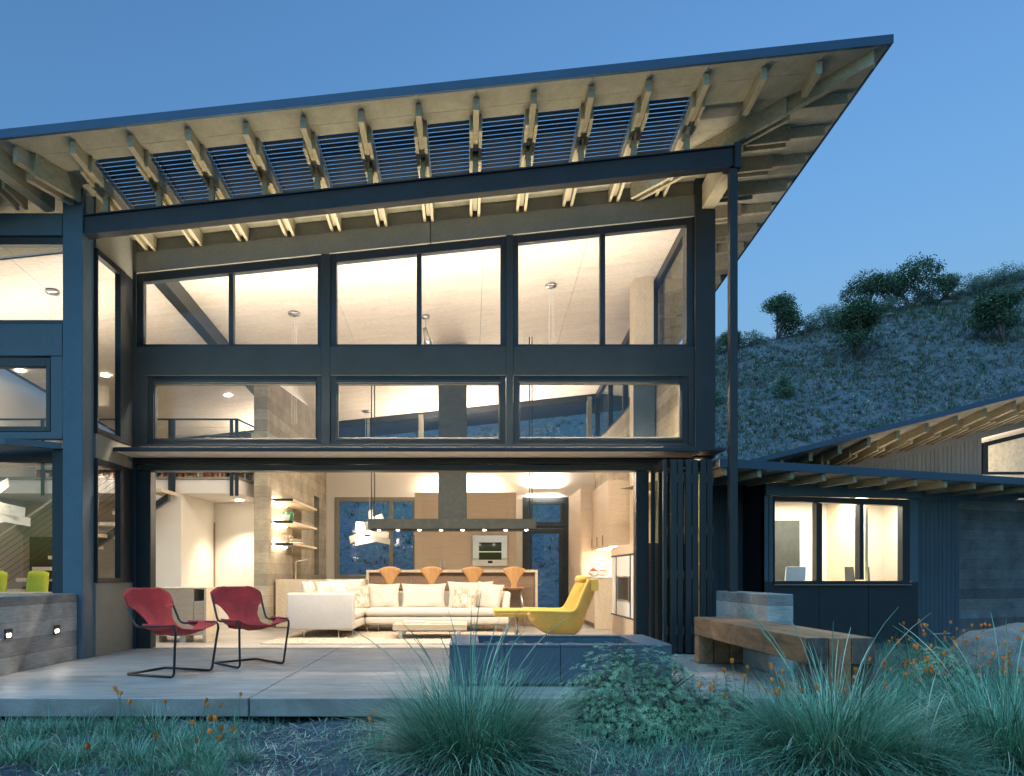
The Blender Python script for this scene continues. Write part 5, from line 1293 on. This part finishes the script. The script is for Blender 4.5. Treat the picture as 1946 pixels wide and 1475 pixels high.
# poppies
def petal_mesh(nm, seed):
    r = random.Random(seed); mb = MB()
    for k in range(4):
        a = k * 1.571 + r.uniform(-.2, .2); c, s_ = math.cos(a), math.sin(a)
        def pt(u, v):
            w = (2 * u - 1); rr = .004 + .0062 * math.sin(math.pi * (.12 + .70 * v)) + .0012 * (1 - w * w); ww = .0085 * (.5 + .8 * v) * w
            return (c * rr - s_ * ww, s_ * rr + c * ww, .034 * v * (1 - .12 * w * w))
        mb.grid(4, 4, pt)
    return mb.mesh(nm)
pet = [petal_mesh('flower', k) for k in range(3)]
pfol = [tuft_mesh('foliage', 110, .05, .07, .20, .5, .5, .003, [M['feather'], GB], [.75, .25], 3) for _ in range(3)]
stem_me = {}
def poppy(px, Y, heads, lab, grp, smin=.16, smax=.34):
    x = X(px, Y); z = ground_z(x, Y)
    t = thing('poppy_plant', lab, 'poppy', (x, Y, z), 0, grp)
    f = link('foliage', random.choice(pfol), None, t); s = random.uniform(.8, 1.3); f.scale = (s, s, s)
    for k in range(heads):
        a = random.uniform(0, 6.28); h = random.uniform(smin, smax); le = random.uniform(.05, .45)
        tip = Vector((math.sin(le) * math.cos(a) * h, math.sin(le) * math.sin(a) * h, math.cos(le) * h))
        w0 = wloc(t)
        MB().tube([tuple(w0), tuple(w0 + tip * .55 + Vector((0, 0, .02))), tuple(w0 + tip)], .0022, 4).build('stem', M['feather'], t)
        o = link('flower', random.choice(pet), M['petal'], t, smooth=True); o.location = tip
        o.rotation_euler = (random.uniform(-.35, .35), random.uniform(-.35, .35), a); s = random.uniform(.8, 1.2); o.scale = (s, s, s)
R2 = random.Random(11)
for i in range(64):
    Y = R2.choice([R2.uniform(5.0, 6.2), R2.uniform(5.6, 8.4)]); px = R2.uniform(1660, 1945)
    if Y < 5.6: px = R2.uniform(1600, 1945)
    x = X(px, Y)
    if x < 3.45 and Y > 5.2: continue
    if Y > 7.2 + .33 * x: continue
    poppy(px, Y, R2.choice([1, 1, 2]), 'orange poppy with closed flowers in the bed right of the bench', 'poppies in the bed beside the bench', .34, .58)
for i in range(20):
    poppy(R2.uniform(1330, 1640), R2.uniform(4.55, 5.2), R2.choice([1, 1, 2]), 'orange poppy with closed flowers before the patio corner and bench', 'poppies before the patio corner', .34, .56)
for (zx, zy) in ((600, 315), (570, 340), (550, 368), (628, 395), (785, 390), (950, 375), (1100, 360), (925, 395), (880, 440), (900, 490), (920, 490), (975, 485), (955, 515), (990, 530), (905, 565), (912, 595), (355, 600), (1015, 580), (690, 540)):
    px, py = zx * .411, 1200 + zy * .411; Y = min(5.4, 1.02 * FOC / (py - CY) * R2.uniform(.97, 1.03))
    poppy(px, Y, 1, 'orange poppy with closed flowers on the bare soil left of the straw', 'poppies before the left half of the patio', .24, .32)
poppy(712, 4.7, 2, 'orange poppy half hidden at the left of the fountain grass', None, .18, .3); poppy(818, 5.1, 1, 'single orange poppy rising before the left corner of the fire pit', None, .28, .34)

# leafy lupine shrub in front of the fire pit
def lupine(lab, px, Y, rx, ry, rz, n, seed, spikes):
    x, z = X(px, Y), 0; z = ground_z(x, Y); t = thing('lupine_shrub', lab, 'shrub', (x, Y, z))
    r = np.random.default_rng(seed); Vs = []; Fs = []; o = 0
    for k in range(n):
        a = r.uniform(0, 6.283); e = np.arccos(r.uniform(-.05, 1)); q = r.uniform(.62, 1.0)
        bump_ = 1 + .16 * math.sin(3 * a + seed) * math.sin(2.3 * e) + .10 * math.sin(7 * a + 2)
        c = np.array([rx * math.sin(e) * math.cos(a), ry * math.sin(e) * math.sin(a), rz * math.cos(e)]) * q * bump_ + np.array([0, 0, .06])
        nrm = np.array([math.sin(e) * math.cos(a), math.sin(e) * math.sin(a), math.cos(e) + .6]) + r.normal(0, .35, 3); nrm /= np.linalg.norm(nrm)
        u = np.cross(nrm, r.normal(0, 1, 3)); u /= np.linalg.norm(u); v = np.cross(nrm, u); L = r.uniform(.018, .038)
        for j in range(7):
            th = j * .8976 + r.uniform(-.1, .1); d = u * math.cos(th) + v * math.sin(th); s_ = -u * math.sin(th) + v * math.cos(th)
            Vs += [c, c + d * L * .55 + s_ * L * .12 + nrm * L * .16, c + d * L + nrm * L * .05, c + d * L * .55 - s_ * L * .12 + nrm * L * .16]; Fs.append((o, o + 1, o + 2, o + 3)); o += 4
    link('foliage', mats_mesh('foliage', np.array(Vs), np.array(Fs), [M['lupine'], M['lupine_b'], M['spike']], r.choice(3, len(Fs), p=[.6, .34, .06])), None, t)
    for k in range(14):
        a = r.uniform(0, 6.283); rr = r.uniform(.3, .8)
        MB().tube([(x, Y, z), (x + rx * rr * .5 * math.cos(a), Y + ry * rr * .5 * math.sin(a), z + rz * .5), (x + rx * rr * math.cos(a), Y + ry * rr * math.sin(a), z + rz * .8)], .005, 5).build('branch', M['bark'], t)
    for k in range(spikes):
        a = r.uniform(0, 6.283); rr = math.sqrt(r.uniform(0, .9)); b = Vector((x + rx * rr * math.cos(a), Y + ry * rr * math.sin(a), z + rz * math.sqrt(max(0, 1 - rr * rr)) * 1.0 + .03)); h = r.uniform(.07, .13)
        sm = MB()
        for j in range(26):
            th = j * 2.4; zz = h * j / 26; q = b + Vector((0, 0, zz)); w = .022 * (1 - .7 * j / 26)
            d = Vector((math.cos(th), math.sin(th), .55)); s_ = Vector((-math.sin(th), math.cos(th), 0)) * .005
            sm.add([q, q + d * w + s_, q + d * w * 1.3, q + d * w - s_], [(0, 1, 2, 3)])
        sm.build('flower_spike', M['spike'], t)
lupine('rounded leafy lupine shrub with dark flower spikes in front of the fire pit', 1205, 5.15, .60, .30, .58, 3600, 3, 30)
lupine('low leafy lupine at the patio corner, right of the rounded one', 1370, 5.0, .36, .24, .34, 900, 5, 6)
lupine('young leafy shrub at the foot of the boulder', 1790, 6.6, .34, .3, .36, 500, 8, 0)

# boulder by the wing
import bmesh
bm = bmesh.new(); bmesh.ops.create_icosphere(bm, subdivisions=5, radius=1)
for v in bm.verts:
    c = v.co.copy(); d = 1 + .16 * mnoise.noise(c * 1.4 + Vector((4, 1, 0))) + .07 * mnoise.noise(c * 3.4) + .035 * mnoise.noise(c * 8) + .015 * mnoise.noise(c * 19)
    v.co = Vector((c.x * 1.05, c.y * .62, c.z * .62)) * d
me = bpy.data.meshes.new('boulder'); bm.to_mesh(me); bm.free(); me.shade_smooth()
bl = link('boulder', me, M['rock']); bl.scale = (.95, .9, .82); bl.location = (6.25, 7.8, -.10); bl.rotation_euler = (0, math.radians(-6), .3); tag(bl, 'big weathered granite boulder in front of the concrete wall of the wing', 'boulder')

# ------------------------------------------------------------------ hillside planting
def on_hill(px, py):
    """where the line of sight through a photo point meets the slope"""
    Y = 22.0
    while Y < 75:
        x, z = X(px, Y), Z(py, Y)
        if ground_z(x, Y) >= z: return x, Y, ground_z(x, Y)
        Y += .1
    Y = 61.5; return X(px, Y), Y, ground_z(X(px, Y), Y)
def crown_mesh(nm, seed, lobes, n, leaf):
    r = np.random.default_rng(seed); Vs = []; Fs = []; o = 0
    wts = np.array([l_[3] ** 2 for l_ in lobes]); wts = wts / wts.sum()
    # leaves sit in small sprigs so that gaps stay between them
    for k in range(n):
        l_ = lobes[r.choice(len(lobes), p=wts)]
        d = r.normal(0, 1, 3); d /= np.linalg.norm(d); d[2] = d[2] * .85 + .1
        q = r.uniform(.55, 1.05) ** .6
        c = np.array(l_[:3]) + d * l_[3] * q * np.array([1, 1, .8])
        for j in range(7):
            p = c + r.normal(0, leaf * 1.1, 3); u = r.normal(0, 1, 3); u /= np.linalg.norm(u); v = np.cross(u, r.normal(0, 1, 3)); v /= np.linalg.norm(v)
            L = leaf * r.uniform(.6, 1.2); Vs += [p - u * L * .6, p + v * L * .3, p + u * L * .6, p - v * L * .3]; Fs.append((o, o + 1, o + 2, o + 3)); o += 4
    return np.array(Vs), np.array(Fs)
def tree(lab, px, pyb, pyt, wpx, seed, lean=0.0, low=.30, mat='oakleaf', grp='scrub oaks on the ridge', nm='scrub_oak', dens=1.0):
    x, y, z = on_hill(px, pyb); z -= .1
    H = (pyb - pyt) * y / FOC; Wd = wpx * y / FOC
    r = random.Random(seed); t = thing(nm, lab, 'tree', (x, y, z), 0, grp)
    lobes = []
    for k in range(9):
        a = r.uniform(0, 6.28); rr = r.uniform(.15, .36) * Wd
        lobes.append((rr * math.cos(a) + lean * Wd * r.uniform(.3, 1), rr * .7 * math.sin(a), H * r.uniform(low + .18, .84), Wd * r.uniform(.13, .25)))
    lobes.append((lean * Wd, 0, H * .78, Wd * .26))
    V, F = crown_mesh('crown', seed, lobes, int(1150 * dens), max(.10, H * .040))
    link('crown', mats_mesh('crown', V, F, [M[mat]]), None, t)
    tr = MB()
    for k in range(4):
        l_ = lobes[k]; b = Vector((r.uniform(-.12, .12), r.uniform(-.1, .1), 0)); e = Vector(l_[:3]); m_ = b.lerp(e, .5) + Vector((r.uniform(-.15, .15), r.uniform(-.1, .1), .1 * H))
        tr.tube([tuple(Vector((x, y, z)) + q) for q in (b, b.lerp(m_, .5) + Vector((.04, 0, .05)), m_, e)], .035 * H ** .7, 6, False, (1, .8, .6, .3))
    tr.build('trunk', M['bark'], t, True)
tree('round scrub oak standing alone on the ridge', 1478, 636, 553, 88, 21, .05, .12)
tree('broad scrub oak on the ridge left of the forked pale trunk', 1645, 582, 507, 116, 22, 0, .02)
tree('tallest ridge oak with a forked pale trunk', 1728, 578, 488, 116, 23, .10, .14)
tree('dark bushy oak on the slope below the ridge', 1632, 682, 572, 96, 24, -.05, .08, grp='scrub oaks on the slope')
tree('many stemmed oak at the right edge of the slope', 1908, 652, 545, 100, 25, 0, .16, grp='scrub oaks on the slope')
tree('small oak half hidden behind the slender steel post', 1385, 642, 607, 62, 26, 0, .1)
tree('low dark bush right of the tallest ridge oak', 1795, 566, 515, 60, 27, 0, .02, 'scrub', 'bushes along the ridge', 'ridge_bush')
tree('slight pale bush on the lower slope', 1490, 757, 710, 46, 28, 0, .05, 'scrub', 'bushes on the lower slope', 'slope_bush', .5)
tree('dark bush on the slope beside the post', 1362, 772, 738, 34, 29, 0, .02, 'scrub', 'bushes on the lower slope', 'slope_bush', .4)
for i, (px, pyb, h, w_) in enumerate(((1425, 628, 22, 60), (1540, 612, 26, 70), (1580, 602, 34, 70), (1600, 590, 22, 60), (1680, 592, 26, 60), (1840, 560, 30, 80), (1880, 545, 26, 70), (1925, 540, 32, 80), (1365, 650, 24, 60), (1760, 580, 22, 60))):
    tree('grey green sage brush along the skyline of the ridge', px, pyb, pyb - h, w_, 40 + i, 0, -.05, 'sage', 'sage brush along the ridge', 'sage_brush', .45)
# tufts of heath and dry grass on the slope
def hill_tufts(nm, lab, n, rmin, rmax, mats, split, nb, seed):
    r = np.random.default_rng(seed)
    ys_ = r.uniform(23, 63, n); xs = X(1.0 * r.uniform(1330, 1990, n), ys_)
    extra = r.random(n) < .18; xs = np.where(extra, X(r.uniform(250, 1330, n), ys_), xs)
    zs = np.array([ground_z(a, b) for a, b in zip(xs, ys_)])
    keep = np.array([.40 + 1.1 * max(0, blot(a * .16, b * .10, 1.0) - .2) > r.random() for a, b in zip(xs, ys_)]); xs, ys_, zs = xs[keep], ys_[keep], zs[keep]; n = len(xs)
    rad = r.uniform(rmin, rmax, n) ** 1.3 * 1.45 * (.7 + .5 * (ys_ - 23) / 40)
    base = np.repeat(np.stack([xs, ys_, zs], 1), nb, 0); R_ = np.repeat(rad, nb); m = n * nb
    a = r.uniform(0, 6.283, m); base[:, 0] += np.cos(a) * R_ * .45 * r.random(m); base[:, 1] += np.sin(a) * R_ * .45 * r.random(m)
    V, F = blade_arrays(base, a, np.abs(r.normal(.5, .3, m)), R_ * r.uniform(.6, 1.2, m), np.abs(r.normal(.4, .2, m)), R_ * r.uniform(.10, .2, m), 2)
    idx = np.repeat(np.repeat(r.choice(len(mats), n, p=split), nb), 2)
    o = link(nm, mats_mesh(nm, V, F, mats, idx), None); tag(o, lab, None, None, 'stuff')
hill_tufts('hillside_heath', 'low tufts of heath and sage covering the blue hillside', 30000, .10, .34, [M['scrub'], M['sage'], M['heath'], M['oakleaf']], [.42, .32, .14, .12], 11, 5)
hill_tufts('hillside_litter', 'pale dry stalks scattered over the hillside', 16000, .10, .26, [M['straw'], GC], [.5, .5], 5, 6)
for k in range(5):
    px, py = ((1800, 578), (1690, 600), (1455, 690), (1860, 610), (1560, 660))[k]
    q = on_hill(px, py); o = link('field_stone', stm[k % 3], M['rock']); o.location = q; s = (9, 6, 5, 6, 5)[k]; o.scale = (s * 1.4, s, s)
    tag(o, ('pale rock high on the slope under the tallest oak', 'pale rock slab on the slope by the ridge oaks', 'small pale rock low on the slope near the lone oak', 'pale rock on the slope left of the many stemmed oak', 'small pale rock on the slope above the dark bushy oak')[k], 'rock')
